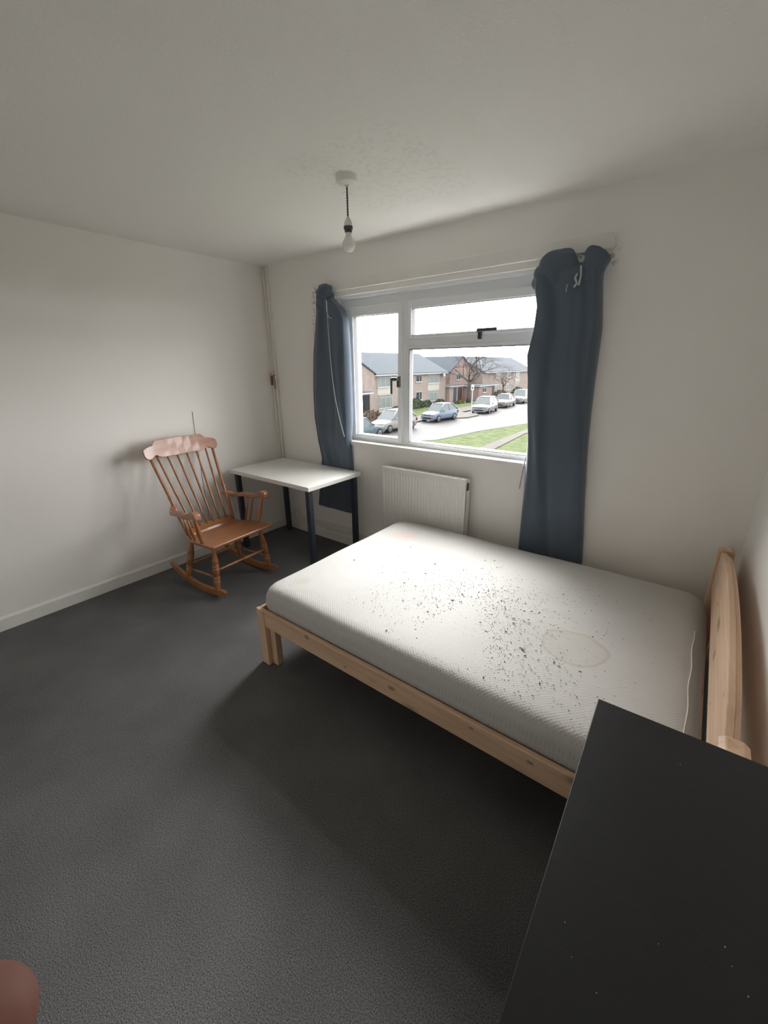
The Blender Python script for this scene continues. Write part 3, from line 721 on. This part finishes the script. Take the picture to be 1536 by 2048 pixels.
# ------------------------------------------------------------------ fingers at the lens
def hand():
    D = .060
    def cp(px, py, d):   # a real position near the phone, given in the camera's starting frame, in metres
        return CAM + fw * d + rt * ((px - 768) / 821.6 * d) - up * ((py - 1024) / 821.6 * d)
    tip = CAM + fw * .060 - rt * .0557 - up * .0645
    me = bpy.data.meshes.new('hand'); V = []; E = []; R = []
    def add(v, r, p=None):
        V.append(tuple(v)); R.append(r); i = len(V) - 1
        if p is not None: E.append((p, i))
        return i
    dn = (-up * .93 - rt * .30 - fw * .12).normalized(); side = (-rt * .85 + up * .25 + fw * .05); 
    palm = tip + dn * .090 - fw * .015
    root = add(palm + dn * .045, .024)
    # fingers: (base offset along knuckle line, lengths, curl)
    kn = (fw * .55 - rt * .65 + up * .1).normalized(); curl = (rt * .9 + fw * -.2).normalized()
    p0 = add(palm + dn * .02, .020, root)
    # index (seen)
    a = add(palm, .0115, p0); b_ = add(tip + dn * .045, .0092, a); c = add(tip + dn * .022, .0086, b_); d = add(tip + dn * .004, .0080, c)
    lens = [.078, .072, .058]
    for k, ln in enumerate(lens):
        ba = palm + kn * (.020 * (k + 1)) + dn * .004 * k
        a = add(ba, .0105, p0); b_ = add(ba - dn * ln * .42 + curl * .006, .0088, a); c = add(ba - dn * ln * .62 + curl * .024, .0080, b_); add(ba - dn * ln * .60 + curl * .042, .0072, c)
    th = palm + dn * .035
    a = add(th + curl * .028 - kn * .006, .014, root); b_ = add(th + curl * .050 - dn * .022, .0105, a); add(th + curl * .062 - dn * .048, .0090, b_)
    w_ = add(palm + dn * .085, .024, root); add(palm + dn * .16, .028, w_)
    me.from_pydata(V, E, []); o = bpy.data.objects.new('hand', me); COL.objects.link(o)
    sk = o.modifiers.new('skin', 'SKIN'); sv = me.skin_vertices[0].data
    for i, r in enumerate(R): sv[i].radius = (r, r)
    sv[0].use_root = True
    sk.use_smooth_shade = True
    s2 = o.modifiers.new('sub', 'SUBSURF'); s2.levels = 3; s2.render_levels = 3
    me.materials.append(M_skin)
    return tag(o, 'reddish fingertip of the person holding the camera at bottom left', 'hand')
hand()

# ================================================================== OUTSIDE
G = -3.1
CS = .20  # outdoor colours darkened so the view holds against the very bright sky
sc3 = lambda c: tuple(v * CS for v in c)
def brick_mat(name, c1, c2, mort, sc=1.0):
    m = mat(name, c1, .9, spec=.2); t = N(m, 'ShaderNodeTexCoord'); g = N(m, 'ShaderNodeNewGeometry')
    # project bricks on whichever face: use x+y for the horizontal coordinate
    s = N(m, 'ShaderNodeSeparateXYZ'); L(m, t.outputs['Object'], s.inputs[0]); a = N(m, 'ShaderNodeMath', operation='ADD'); L(m, s.outputs[0], a.inputs[0]); L(m, s.outputs[1], a.inputs[1])
    cb = N(m, 'ShaderNodeCombineXYZ'); L(m, a.outputs[0], cb.inputs[0]); L(m, s.outputs[2], cb.inputs[1])
    br = N(m, 'ShaderNodeTexBrick'); br.inputs['Scale'].default_value = 4.2 * sc; br.inputs['Color1'].default_value = (*sc3(c1), 1); br.inputs['Color2'].default_value = (*sc3(c2), 1); br.inputs['Mortar'].default_value = (*sc3(mort), 1)
    br.inputs['Mortar Size'].default_value = .03; L(m, cb.outputs[0], br.inputs['Vector'])
    n2 = N(m, 'ShaderNodeTexNoise'); n2.inputs['Scale'].default_value = 1.6; L(m, t.outputs['Object'], n2.inputs['Vector'])
    r = N(m, 'ShaderNodeMapRange'); r.inputs[3].default_value = .7; r.inputs[4].default_value = 1.3; L(m, n2.outputs[0], r.inputs[0])
    v = N(m, 'ShaderNodeVectorMath', operation='SCALE'); L(m, br.outputs[0], v.inputs[0]); L(m, r.outputs[0], v.inputs['Scale']); L(m, v.outputs[0], bsdf(m).inputs['Base Color']); return m
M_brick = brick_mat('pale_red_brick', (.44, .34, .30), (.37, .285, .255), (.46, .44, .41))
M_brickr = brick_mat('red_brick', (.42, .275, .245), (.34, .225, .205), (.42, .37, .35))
def tile_mat(name, c):
    m = mat(name, c, .8, spec=.2); t = N(m, 'ShaderNodeTexCoord'); s = N(m, 'ShaderNodeSeparateXYZ'); L(m, t.outputs['Object'], s.inputs[0])
    wv = N(m, 'ShaderNodeMath', operation='MULTIPLY'); L(m, s.outputs[2], wv.inputs[0]); wv.inputs[1].default_value = 7
    fr = N(m, 'ShaderNodeMath', operation='FRACT'); L(m, wv.outputs[0], fr.inputs[0])
    no = N(m, 'ShaderNodeTexNoise'); no.inputs['Scale'].default_value = 3; L(m, t.outputs['Object'], no.inputs['Vector'])
    ad = N(m, 'ShaderNodeMath', operation='MULTIPLY_ADD'); L(m, fr.outputs[0], ad.inputs[0]); ad.inputs[1].default_value = .25; L(m, no.outputs[0], ad.inputs[2])
    r = N(m, 'ShaderNodeMapRange'); r.inputs[1].default_value = .3; r.inputs[2].default_value = 1; r.inputs[3].default_value = .8; r.inputs[4].default_value = 1.25; L(m, ad.outputs[0], r.inputs[0])
    v = N(m, 'ShaderNodeVectorMath', operation='SCALE'); v.inputs[0].default_value = sc3(c); L(m, r.outputs[0], v.inputs['Scale']); L(m, v.outputs[0], bsdf(m).inputs['Base Color']); return m
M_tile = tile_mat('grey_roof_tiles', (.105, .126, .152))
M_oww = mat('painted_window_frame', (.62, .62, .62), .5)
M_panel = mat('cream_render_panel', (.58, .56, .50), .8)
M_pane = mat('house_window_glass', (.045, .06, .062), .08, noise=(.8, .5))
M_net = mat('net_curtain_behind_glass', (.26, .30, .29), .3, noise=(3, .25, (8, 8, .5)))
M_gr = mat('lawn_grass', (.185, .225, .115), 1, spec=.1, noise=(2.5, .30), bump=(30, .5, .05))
M_road = mat('dark_asphalt', (.120, .116, .120), .7, noise=(.35, .16, (1, .25, 1)))
M_pave = mat('pavement_slabs', (.165, .15, .135), .85, noise=(1.2, .15))
M_kerb = mat('kerb_stone', (.10, .095, .085), .85)
M_path = mat('footpath_tarmac', (.155, .14, .13), .85, noise=(1, .12))
M_hedge = mat('hedge_leaves', (.075, .10, .060), .95, noise=(3, .5))
M_hedge2 = mat('brown_winter_hedge', (.14, .105, .08), .95, noise=(3, .4))
M_bark = mat('grey_brown_bark', (.125, .108, .105), .9, noise=(5, .3))
M_door = mat('blue_painted_door', (.045, .075, .12), .5)
M_doorr = mat('brown_door', (.11, .05, .042), .5)
M_tyre = mat('tyre_rubber', (.012, .012, .013), .8)
M_hub = mat('alloy_wheel', (.22, .22, .23), .35, metal=.6)
M_cglass = mat('car_window_glass', (.17, .20, .21), .10)  # pale base colour stands in for sky reflected in the glass
M_lamp = mat('headlamp_glass', (.25, .26, .27), .15)
M_plate = mat('number_plate', (.30, .30, .28), .5)
M_grille = mat('black_grille', (.010, .010, .012), .5)
def strip(pts_l, pts_r, z, name, m, th=.0):
    b = MB(); n = len(pts_l)
    P = [[(*pts_l[i], z), (*pts_r[i], z)] for i in range(n)]
    b.grid(P)
    if th:
        b.grid([[(*pts_l[i], z), (*pts_l[i], z - th)] for i in range(n)]); b.grid([[(*pts_r[i], z), (*pts_r[i], z - th)] for i in range(n)])
    return struct(b.build(name, m))
# ground
b = MB(); b.quad((-140, 1.5, G - .02), (60, 1.5, G - .02), (60, 220, G - .02), (-140, 220, G - .02)); struct(b.build('grass_ground', M_gr))
near = [(-24, 6), (-17, 14), (-12.6, 18.6), (-10.6, 21.2), (-10.0, 26.4), (-8.6, 32), (-7.4, 40), (-7.0, 60), (-7, 120)]
far = [(-34, 6), (-26, 10), (-17.4, 14), (-16.0, 19), (-16.3, 24), (-16.6, 29), (-16.9, 38), (-17.6, 60), (-18, 120)]
strip(near, far, G + .0, 'road', M_road)
pav = [(x - .12, y) for x, y in far]; pav2 = [(x - 2.1, y) for x, y in far]
strip(pav, pav2, G + .10, 'pavement', M_pave, .12)
strip(far, pav, G + .105, 'kerb', M_kerb, .12)
strip([(-7.15, 15), (-7.1, 20.7), (-7.35, 28.7), (-6.6, 40), (-6.2, 60)], [(-6.25, 15), (-6.2, 20.6), (-6.75, 27.1), (-5.7, 40), (-5.2, 60)], G + .02, 'footpath', M_path)
# kerb build-out by the sign
b = MB(); b.prism([(-16.9, 31.4), (-15.3, 31.8), (-14.3, 33.0), (-14.2, 35.2), (-15.0, 36.4), (-16.9, 36.8)], G, G + .11, 'z'); struct(b.build('kerb_build_out', M_pave))
b = MB(); b.prism([(-24.2, 28.6), (-21.4, 28.6), (-21.4, 29.3), (-24.2, 29.3)], G, G + .03, 'z'); struct(b.build('garden_path', M_pave))

def gable_house(name, label, x0, x1, y0, y1, eave, ridge, brick, ridge_along='y', over=.3):
    """a block with a pitched roof"""
    t = thing(name, label, 'building', ((x0 + x1) / 2, (y0 + y1) / 2, G)); O = ((x0 + x1) / 2, (y0 + y1) / 2, G)
    b = MB()
    if ridge_along == 'y':
        xm = (x0 + x1) / 2; b.prism([(x0, G), (x1, G), (x1, eave), (xm, ridge - .12), (x0, eave)], y0, y1, 'y')
    else:
        ym = (y0 + y1) / 2; b.prism([(y0, G), (y1, G), (y1, eave), (ym, ridge - .12), (y0, eave)], x0, x1, 'x')
    w_ = b.build('wall', brick, t); off(w_, O)
    b = MB()
    if ridge_along == 'y':
        xm = (x0 + x1) / 2; sl_ = (ridge - eave) / (x1 - xm); dz = over * sl_
        b.prism([(x1 + over, eave - dz), (x1 + over, eave - dz + .12), (xm, ridge + .05), (x0 - over, eave - dz + .12), (x0 - over, eave - dz), (xm, ridge - .1)], y0 - over * .4, y1 + over * .4, 'y')
    else:
        ym = (y0 + y1) / 2; sl_ = (ridge - eave) / (y1 - ym); dz = over * sl_
        b.prism([(y1 + over * .5, eave - dz * .5), (y1 + over * .5, eave - dz * .5 + .12), (ym, ridge + .05), (y0 - over * .5, eave - dz * .5 + .12), (y0 - over * .5, eave - dz * .5), (ym, ridge - .1)], x0 - over * .4, x1 + over * .4, 'x')
    r_ = b.build('roof', M_tile, t); off(r_, O)
    b = MB()
    if ridge_along == 'y': b.box(x1 + over - .02, y0 - .1, eave - .22, x1 + over + .05, y1 + .1, eave - .10)
    else: b.box(x0, y1 + .05, eave - .16, x1 + .1, y1 + .14, eave - .04)
    g_ = b.build('gutter', M_oww if ridge_along == 'y' else M_grille, t); off(g_, O)
    return t, O
def window_on(t, O, x, y0, y1, z0, z1, cols=(.0, .14, .5, .86, 1), top=.22, panel=None, inner=M_net):
    """a framed window on a facade facing +x"""
    b = MB(); fwid = .055
    b.box(x, y0, z0, x + .05, y1, z0 + fwid); b.box(x, y0, z1 - fwid, x + .05, y1, z1)
    for c in cols:
        yy = y0 + (y1 - y0 - fwid) * c; b.box(x, yy, z0, x + .055, yy + fwid, z1)
    if top:
        zz = z1 - (z1 - z0) * top; b.box(x, y0, zz, x + .055, y1, zz + fwid * .8)
    b.box(x, y0 - .05, z0 - .06, x + .12, y1 + .05, z0)
    w_ = b.build('window', M_oww, t); off(w_, O)
    b = MB(); b.box(x - .02, y0 + .02, z0 + .02, x + .02, y1 - .02, z1 - .02); p_ = b.build('window_pane', inner, w_)
    return w_
# block 1
tA, OA = gable_house('house_block', 'brick two storey house block with slate roof seen through the left casement', -33.0, -24.4, 31.5, 46.6, .82, 3.0, M_brick)
for (y0, y1, z0, z1) in ((32.3, 34.95, -.55, .70), (32.45, 34.9, -2.72, -1.30), (42.2, 44.9, -.52, .58), (42.35, 44.85, -2.65, -1.34)):
    window_on(tA, OA, -24.4, y0, y1, z0, z1)
for (y0, y1, z0, z1) in ((32.3, 34.95, -1.28, -.62), (32.45, 34.9, -3.1, -2.80), (42.2, 44.9, -1.32, -.60), (42.3, 44.85, -3.1, -2.73)):
    b = MB(); b.box(-24.41, y0 - .02, z0, -24.36, y1 + .02, z1); p_ = b.build('spandrel_panel', M_panel, tA); off(p_, OA); p_['label'] = 'cream panel between windows'
for (y0, y1, z0, z1) in ((39.5, 40.8, -.25, .55), (39.55, 40.9, -2.3, -1.36)):
    window_on(tA, OA, -24.4, y0, y1, z0, z1, cols=(0, .62, 1), top=0, inner=M_pane)
b = MB(); b.tube([(-24.34, 31.65, .7), (-24.34, 31.65, G)], .05, 8); p_ = b.build('drain_pipe', M_grille, tA); off(p_, OA)
b = MB(); b.lathe([(0, .0), (.10, .02), (.22, .08), (.26, .12), (.2, .09), (.09, .04), (0, .03)], seg=16, M=Matrix.Translation((-24.0, 45.3, .45)) @ Matrix.Rotation(math.radians(75), 4, 'Y')); b.tube([(-24.4, 45.3, .4), (-24.05, 45.3, .42)], .03, 6)
p_ = b.build('satellite_dish', M_oww, tA); off(p_, OA)
b = MB(); b.tube([(-28.7, 45.8, 2.9), (-28.7, 45.8, 4.0)], .025, 6); b.tube([(-28.7, 45.5, 3.9), (-28.7, 46.1, 3.9)], .015, 5); p_ = b.build('aerial', M_black, tA); off(p_, OA)
# cross wing at the left of block 1
tB, OB = gable_house('gabled_house_wing', 'brick gable wing standing left of the slate roofed block', -33.0, -23.7, 22.2, 31.0, .85, 3.02, M_brick, 'x')
# porch of block 1
def porch(label, x0, x1, y0, y1, zt, brick, over=.25, slab=.13, door=None):
    O = ((x0 + x1) / 2, (y0 + y1) / 2, G); t = thing('flat_roofed_porch', label, 'porch', O)
    b = MB(); b.box(x0, y0, G, x1, y1, zt - slab); w_ = b.build('wall', brick, t); off(w_, O)
    b = MB(); b.box(x0, y0 - over, zt - slab, x1 + over, y1 + over, zt); w_ = b.build('fascia', M_oww, t); off(w_, O)
    b = MB(); b.box(x0, y0 - over * .8, zt, x1 + over * .8, y1 + over * .8, zt + .06); w_ = b.build('roof_felt', M_tile, t); off(w_, O)
    if door:
        b = MB(); b.box(x1, door[0], G, x1 + .04, door[1], zt - slab - .12, .01); w_ = b.build('door', door[2], t); off(w_, O)
    return t, O
porch('flat roofed red brick porch at the left edge of the casement view', -23.7, -22.1, 22.5, 28.3, -.74, M_brickr, door=(27.2, 28.2, M_grille))  # this porch's door is a black sheet standing in for a shaded recess
tC, OC = porch('flat roofed porch with blue door at the end of the first block', -25.5, -24.0, 47.0, 49.2, -1.0, M_brick, door=(48.1, 48.9, M_door))
tD, OD = porch('brick link wall with brown door behind the bare tree', -25.6, -24.4, 49.8, 51.6, -1.05, M_brickr, over=.1, door=(50.1, 51.3, M_doorr))
tE, OE = porch('low flat roofed brick outhouse with white window by the parked cars', -25.5, -22.2, 52.0, 57.2, -1.12, M_brickr, door=(56.4, 57.1, M_grille))
window_on(tE, OE, -22.2, 53.1, 54.4, -2.1, -1.45, cols=(0, .5, 1), top=0, inner=M_pane)
# block 2
tF, OF = gable_house('house_block', 'distant brick house block with grey roof behind the tree and parked cars', -33.0, -24.4, 57.8, 79.0, .62, 2.80, M_brick)
tG, OG = gable_house('gabled_house_wing', 'reddish gable wing directly behind the bare tree', -33.5, -25.8, 50.2, 57.2, .7, 2.75, M_brickr, 'x')
window_on(tG, OG, -25.8, 52.0, 53.3, -.4, .45, cols=(0, .5, 1), top=0, inner=M_pane)
for y in (62.5, 67.0, 71.0):
    for z0, z1 in ((-.45, .35), (-2.5, -1.4)): window_on(tF, OF, -24.4, y, y + 1.9, z0, z1, cols=(0, .5, 1), top=.2)
b = MB(); b.box(-24.4, 70.9, -1.3, -24.36, 73.1, -.6); p_ = b.build('spandrel_panel', M_panel, tF); off(p_, OF)

# ---- shrubs
def shrub(label, cx, cy, rx, ry, h, m, seed, group=None):
    rnd = random.Random(seed); b = MB(); n = int(160 + 90 * (rx + ry))
    for _ in range(n):
        th = rnd.uniform(0, 2 * PI); ph = math.acos(rnd.uniform(-.1, 1)); r = rnd.uniform(.75, 1.0)
        p = Vector((rx * r * math.sin(ph) * math.cos(th), ry * r * math.sin(ph) * math.sin(th), max(.03, h * r * math.cos(ph))))
        s = rnd.uniform(.06, .14); a = Vector((rnd.gauss(0, 1), rnd.gauss(0, 1), rnd.gauss(0, 1))).normalized(); c = a.orthogonal().normalized()
        b.bm.faces.new([b.bm.verts.new(p + a * s), b.bm.verts.new(p + c * s), b.bm.verts.new(p - a * s), b.bm.verts.new(p - c * s)])
    t = thing('shrub', label, 'shrub', (cx, cy, G), group=group)
    b.build('foliage', m, t)
    b = MB(); P = []
    for i in range(9):
        ph = PI / 2 * i / 8; P.append([(rx * .82 * math.cos(ph) * math.cos(a_ * PI / 6), ry * .82 * math.cos(ph) * math.sin(a_ * PI / 6), h * .82 * math.sin(ph) + .02) for a_ in range(12)])
    b.grid(P, closed_v=True)
    b.build('inner_foliage', m, t, smooth=True); return t
shrub('dark shrub against the brick wall just right of the window mullion', -23.7, 38.6, .6, 1.3, 1.15, M_hedge, 1)
shrub('low shrub under the small window of the first block', -23.7, 41.0, .5, 1.0, .75, M_hedge, 2)
shrub('green shrub below the right hand bay of the first block', -23.6, 43.9, .5, 1.2, .7, M_hedge, 3)
shrub('small green shrub below the left hand bay of the first block', -23.4, 34.6, .6, 1.2, .55, M_hedge, 4)
shrub('brown winter hedge in front of the left porch', -20.9, 26.6, .7, 1.8, 1.0, M_hedge2, 5)
shrub('brown hedge behind the bronze car', -22.6, 60.5, .8, 2.4, 1.0, M_hedge2, 6)
shrub('yellowish low bush at the foot of the bare tree', -22.4, 46.9, .5, .9, .35, mat('yellow_green_leaves', (.12, .12, .03), .95, noise=(3, .4)), 7)
shrub('dark shrub behind the farthest parked car', -21.8, 65.5, .8, 2.2, 1.3, M_hedge, 8)

shrub('long dark hedge line far beyond the end of the street', -34, 112, 18, 3, 4.6, M_hedge, 9)

# ---- trees
def tree(label, x, y, hgt, spread, seed, trunk_r, levels=5, droop=.25):
    rnd = random.Random(seed); t = thing('bare_tree', label, 'tree', (x, y, G))
    bt = MB(); bt.tube([(0, 0, 0), (.05, .02, hgt * .12), (.0, .06, hgt * .25), (.02, .0, hgt * .36)], [trunk_r * 1.4, trunk_r * 1.05, trunk_r * .95, trunk_r * .9], 9); bt.build('trunk', M_bark, t, smooth=True)
    b = MB()
    def grow(p, d, ln, r, lv):
        n = 4; pts = [p]; q = Vector(p); dd = Vector(d)
        for i in range(n):
            dd = (dd + Vector((rnd.gauss(0, .16), rnd.gauss(0, .16), rnd.gauss(0, .10) - (droop * .25 if lv >= 3 else -.02)))).normalized(); dd.x = abs(dd.x) if q.x < -1.7 else dd.x; q = q + dd * ln / n; pts.append(q.copy())
        b.tube(pts, [r * (1 - .13 * i) for i in range(n + 1)], 5 if lv < 3 else 3, caps=False)
        if lv >= levels: return
        for k in range(3 if lv < 2 else rnd.choice((2, 3, 3))):
            i = rnd.choice((2, 3, 4)) if k else 4
            ax = Vector((rnd.gauss(0, 1), rnd.gauss(0, 1), rnd.gauss(0, .5))).normalized()
            if q.x < -1.7: dd.x = abs(dd.x)
            nd = (dd * .75 + ax * .72 + Vector((q.x, q.y, 0)) * .09).normalized()
            grow(pts[i], nd, ln * rnd.uniform(.62, .82), r * .56, lv + 1)
    base = Vector((.02, 0, hgt * .33))
    for k in range(5):
        a = 2 * PI * k / 5 + rnd.uniform(-.3, .3); grow(base, Vector((math.cos(a) * spread, math.sin(a) * spread, .95)).normalized(), hgt * .28, trunk_r * .55, 1)
    b.build('branches', M_bark, t)
    return t
tree('large bare winter tree spreading in front of the houses', -22.0, 48.6, 7.6, 1.2, 12, .24, 7)
tree('small bare tree before the distant house block', -22.2, 60.5, 4.4, .8, 5, .12, 5)

# ---- cars
def car(label, x, y, heading, body, Lc=3.9, Wc=1.62, Hc=1.48, kind='hatch'):
    """x,y = centre on the road; car's front points along local -y"""
    t = thing('car', label, 'car', (x, y, G), heading, group='parked cars')
    hw = Wc / 2; f = -Lc / 2
    def P(u): return f + Lc * u
    if kind == 'saloon': top = [(0, .50), (.03, .62), (.10, .74), (.30, .86), (.33, .89), (.80, .90), (.86, .90), (.97, .86), (1, .62)]; gh = [(.30, .86), (.44, Hc), (.66, Hc), (.83, .92)]
    elif kind == 'mpv': top = [(0, .48), (.03, .66), (.10, .78), (.24, .92), (.27, .94), (.86, .98), (.97, .96), (1, .60)]; gh = [(.20, .92), (.42, Hc), (.82, Hc), (.985, .98)]
    else: top = [(0, .48), (.03, .62), (.10, .74), (.26, .87), (.30, .90), (.88, .95), (.97, .92), (1, .58)]; gh = [(.24, .87), (.44, Hc), (.78, Hc), (.975, .96)]
    b = MB(); rows = []
    for u, zt in top:
        e = 1 - .16 * max(0, (.12 - u) / .12) ** 1.5 - .12 * max(0, (u - .9) / .1) ** 1.5; w_ = hw * e; y_ = P(u); zb = .20
        rows.append([(-w_ * .80, y_, zb), (-w_ * .97, y_, zb + .10), (-w_, y_, .48), (-w_ * .985, y_, min(.72, zt - .03)), (-w_ * .90, y_, zt), (0, y_, zt + .03), (w_ * .90, y_, zt), (w_ * .985, y_, min(.72, zt - .03)), (w_, y_, .48), (w_ * .97, y_, zb + .10), (w_ * .80, y_, zb)])
    V = b.grid(rows, closed_v=True); b.bm.faces.new(V[0]); b.bm.faces.new(V[-1])
    b.build('body', body, t, smooth=True, bevel=.02)
    # greenhouse glass, roof, pillars
    a, c, d, e = [(P(u), z) for u, z in gh]; wb, wt = hw * .90, hw * .70
    b = MB(); ring_b = [(-wb, a[0], a[1]), (wb, a[0], a[1]), (wb, e[0], e[1]), (-wb, e[0], e[1])]; ring_t = [(-wt, c[0], c[1] - .03), (wt, c[0], c[1] - .03), (wt, d[0], d[1] - .03), (-wt, d[0], d[1] - .03)]
    b.grid([ring_b, ring_t], closed_v=True); b.build('car_windows', M_cglass, t)
    b = MB(); rows = []
    for k in range(7):
        yy = c[0] - .04 + (d[0] - c[0] + .08) * k / 6; bow = .045 * math.sin(PI * k / 6); rows.append([(-wt * 1.02, yy, Hc - .05), (-wt * .9, yy, Hc - .012 + bow * .5), (0, yy, Hc + bow), (wt * .9, yy, Hc - .012 + bow * .5), (wt * 1.02, yy, Hc - .05)])
    V = b.grid(rows, closed_v=True); b.bm.faces.new(V[0]); b.bm.faces.new(V[-1]); b.build('car_roof', body, t, smooth=True)
    for s in (-1, 1):
        b = MB(); b.tube([(s * wb, a[0], a[1] - .02), (s * wt * 1.01, c[0], c[1] - .03)], .035, 6); b.build('window_pillar', body, t, smooth=True)
        b = MB(); b.tube([(s * wb, e[0], e[1] - .02), (s * wt * 1.01, d[0], d[1] - .03)], .06, 6); b.build('window_pillar', body, t, smooth=True)
        m0 = (a[0] + e[0]) / 2 + .05; m1 = (c[0] + d[0]) / 2 + .05
        b = MB(); b.tube([(s * wb * 1.0, m0, .9), (s * wt * 1.02, m1, Hc - .04)], .035, 6); b.build('window_pillar', body, t, smooth=True)
    for s in (-1, 1):
        for u in (.17, .82):
            b = MB(); M = Matrix.Translation((s * (hw - .08), P(u), .30)) @ Matrix.Rotation(PI / 2, 4, 'Y'); b.lathe([(0, -.10), (.24, -.10), (.30, -.08), (.30, .08), (.24, .10), (0, .10)], seg=22, M=M); wl = b.build('wheel', M_tyre, t, smooth='auto')
            b = MB(); b.lathe([(0, -.108), (.17, -.108), (.20, -.10), (.20, .10), (.17, .108), (0, .108)], seg=18, M=M); b.build('hub_cap', M_hub, wl, smooth='auto')
        b = MB(); b.box(s * hw * .62 - .17, f + .03, .56, s * hw * .62 + .17, f + .22, .70, .03); b.build('headlamp', M_lamp, t)
        b = MB(); b.box(s * (hw + .07) - .08, P(.33), .88, s * (hw + .07) + .08, P(.33) + .12, 1.02, .03); b.build('wing_mirror', body, t)
        b = MB(); b.box(s * hw * .85 - .10, -f - .14, .62, s * hw * .85 + .10, -f - .02, .85, .02); b.build('tail_lamp', mat('red_tail_lamp', (.12, .01, .01), .3), t)
    b = MB(); b.box(-hw * .55, f - .01, .30, hw * .55, f + .05, .42, .02); b.box(-hw * .38, f + .02, .56, hw * .38, f + .06, .63, .01); b.build('grille', M_grille, t)
    b = MB(); b.box(-.26, f - .03, .43, .26, f - .005, .53, .005); b.build('licence_plate', M_plate, t)
    return t
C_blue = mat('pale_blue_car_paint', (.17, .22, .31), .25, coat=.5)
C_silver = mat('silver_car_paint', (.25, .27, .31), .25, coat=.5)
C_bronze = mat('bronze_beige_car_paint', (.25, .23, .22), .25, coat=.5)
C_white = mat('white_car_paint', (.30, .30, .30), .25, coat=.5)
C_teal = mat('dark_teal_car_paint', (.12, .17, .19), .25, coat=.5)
car('pale blue hatchback parked alone at the kerb before the lawn', -15.7, 30.3, -.10, C_blue, 3.7, 1.60, 1.50)
car('silver people carrier parked behind the sign post', -15.25, 38.9, .14, C_silver, 4.3, 1.75, 1.56, 'mpv')
car('bronze saloon parked between the silver car and the farthest car', -15.9, 45.6, .10, C_bronze, 4.4, 1.72, 1.45, 'saloon')
car('white car farthest up the street half hidden by the curtain', -16.2, 52.0, .06, C_white, 4.3, 1.78, 1.6, 'mpv')
car('white hatchback parked in the lower corner of the left casement view', -15.65, 23.2, -.08, C_white, 4.0, 1.68, 1.54)
car('dark teal saloon parked nose to the white hatchback, cut by the frame', -15.35, 18.7, PI - .08, C_teal, 4.0, 1.66, 1.44, 'saloon')

# ---- sign post
t = thing('street_sign', 'white sign on a white pole beside the silver car', 'sign', (-15.0, 35.2, G + .11))
b = MB(); b.tube([(0, 0, 0), (0, 0, 2.35)], .055, 8); b.build('pole', M_oww, t, smooth='auto')
b = MB(); b.box(.03, -.42, 2.28, .06, .18, 2.78, .01); p_ = b.build('sign_plate', M_oww, t)
b = MB(); b.box(.061, -.32, 2.42, .066, -.02, 2.55); b.build('sign_symbol', M_tyre, p_)
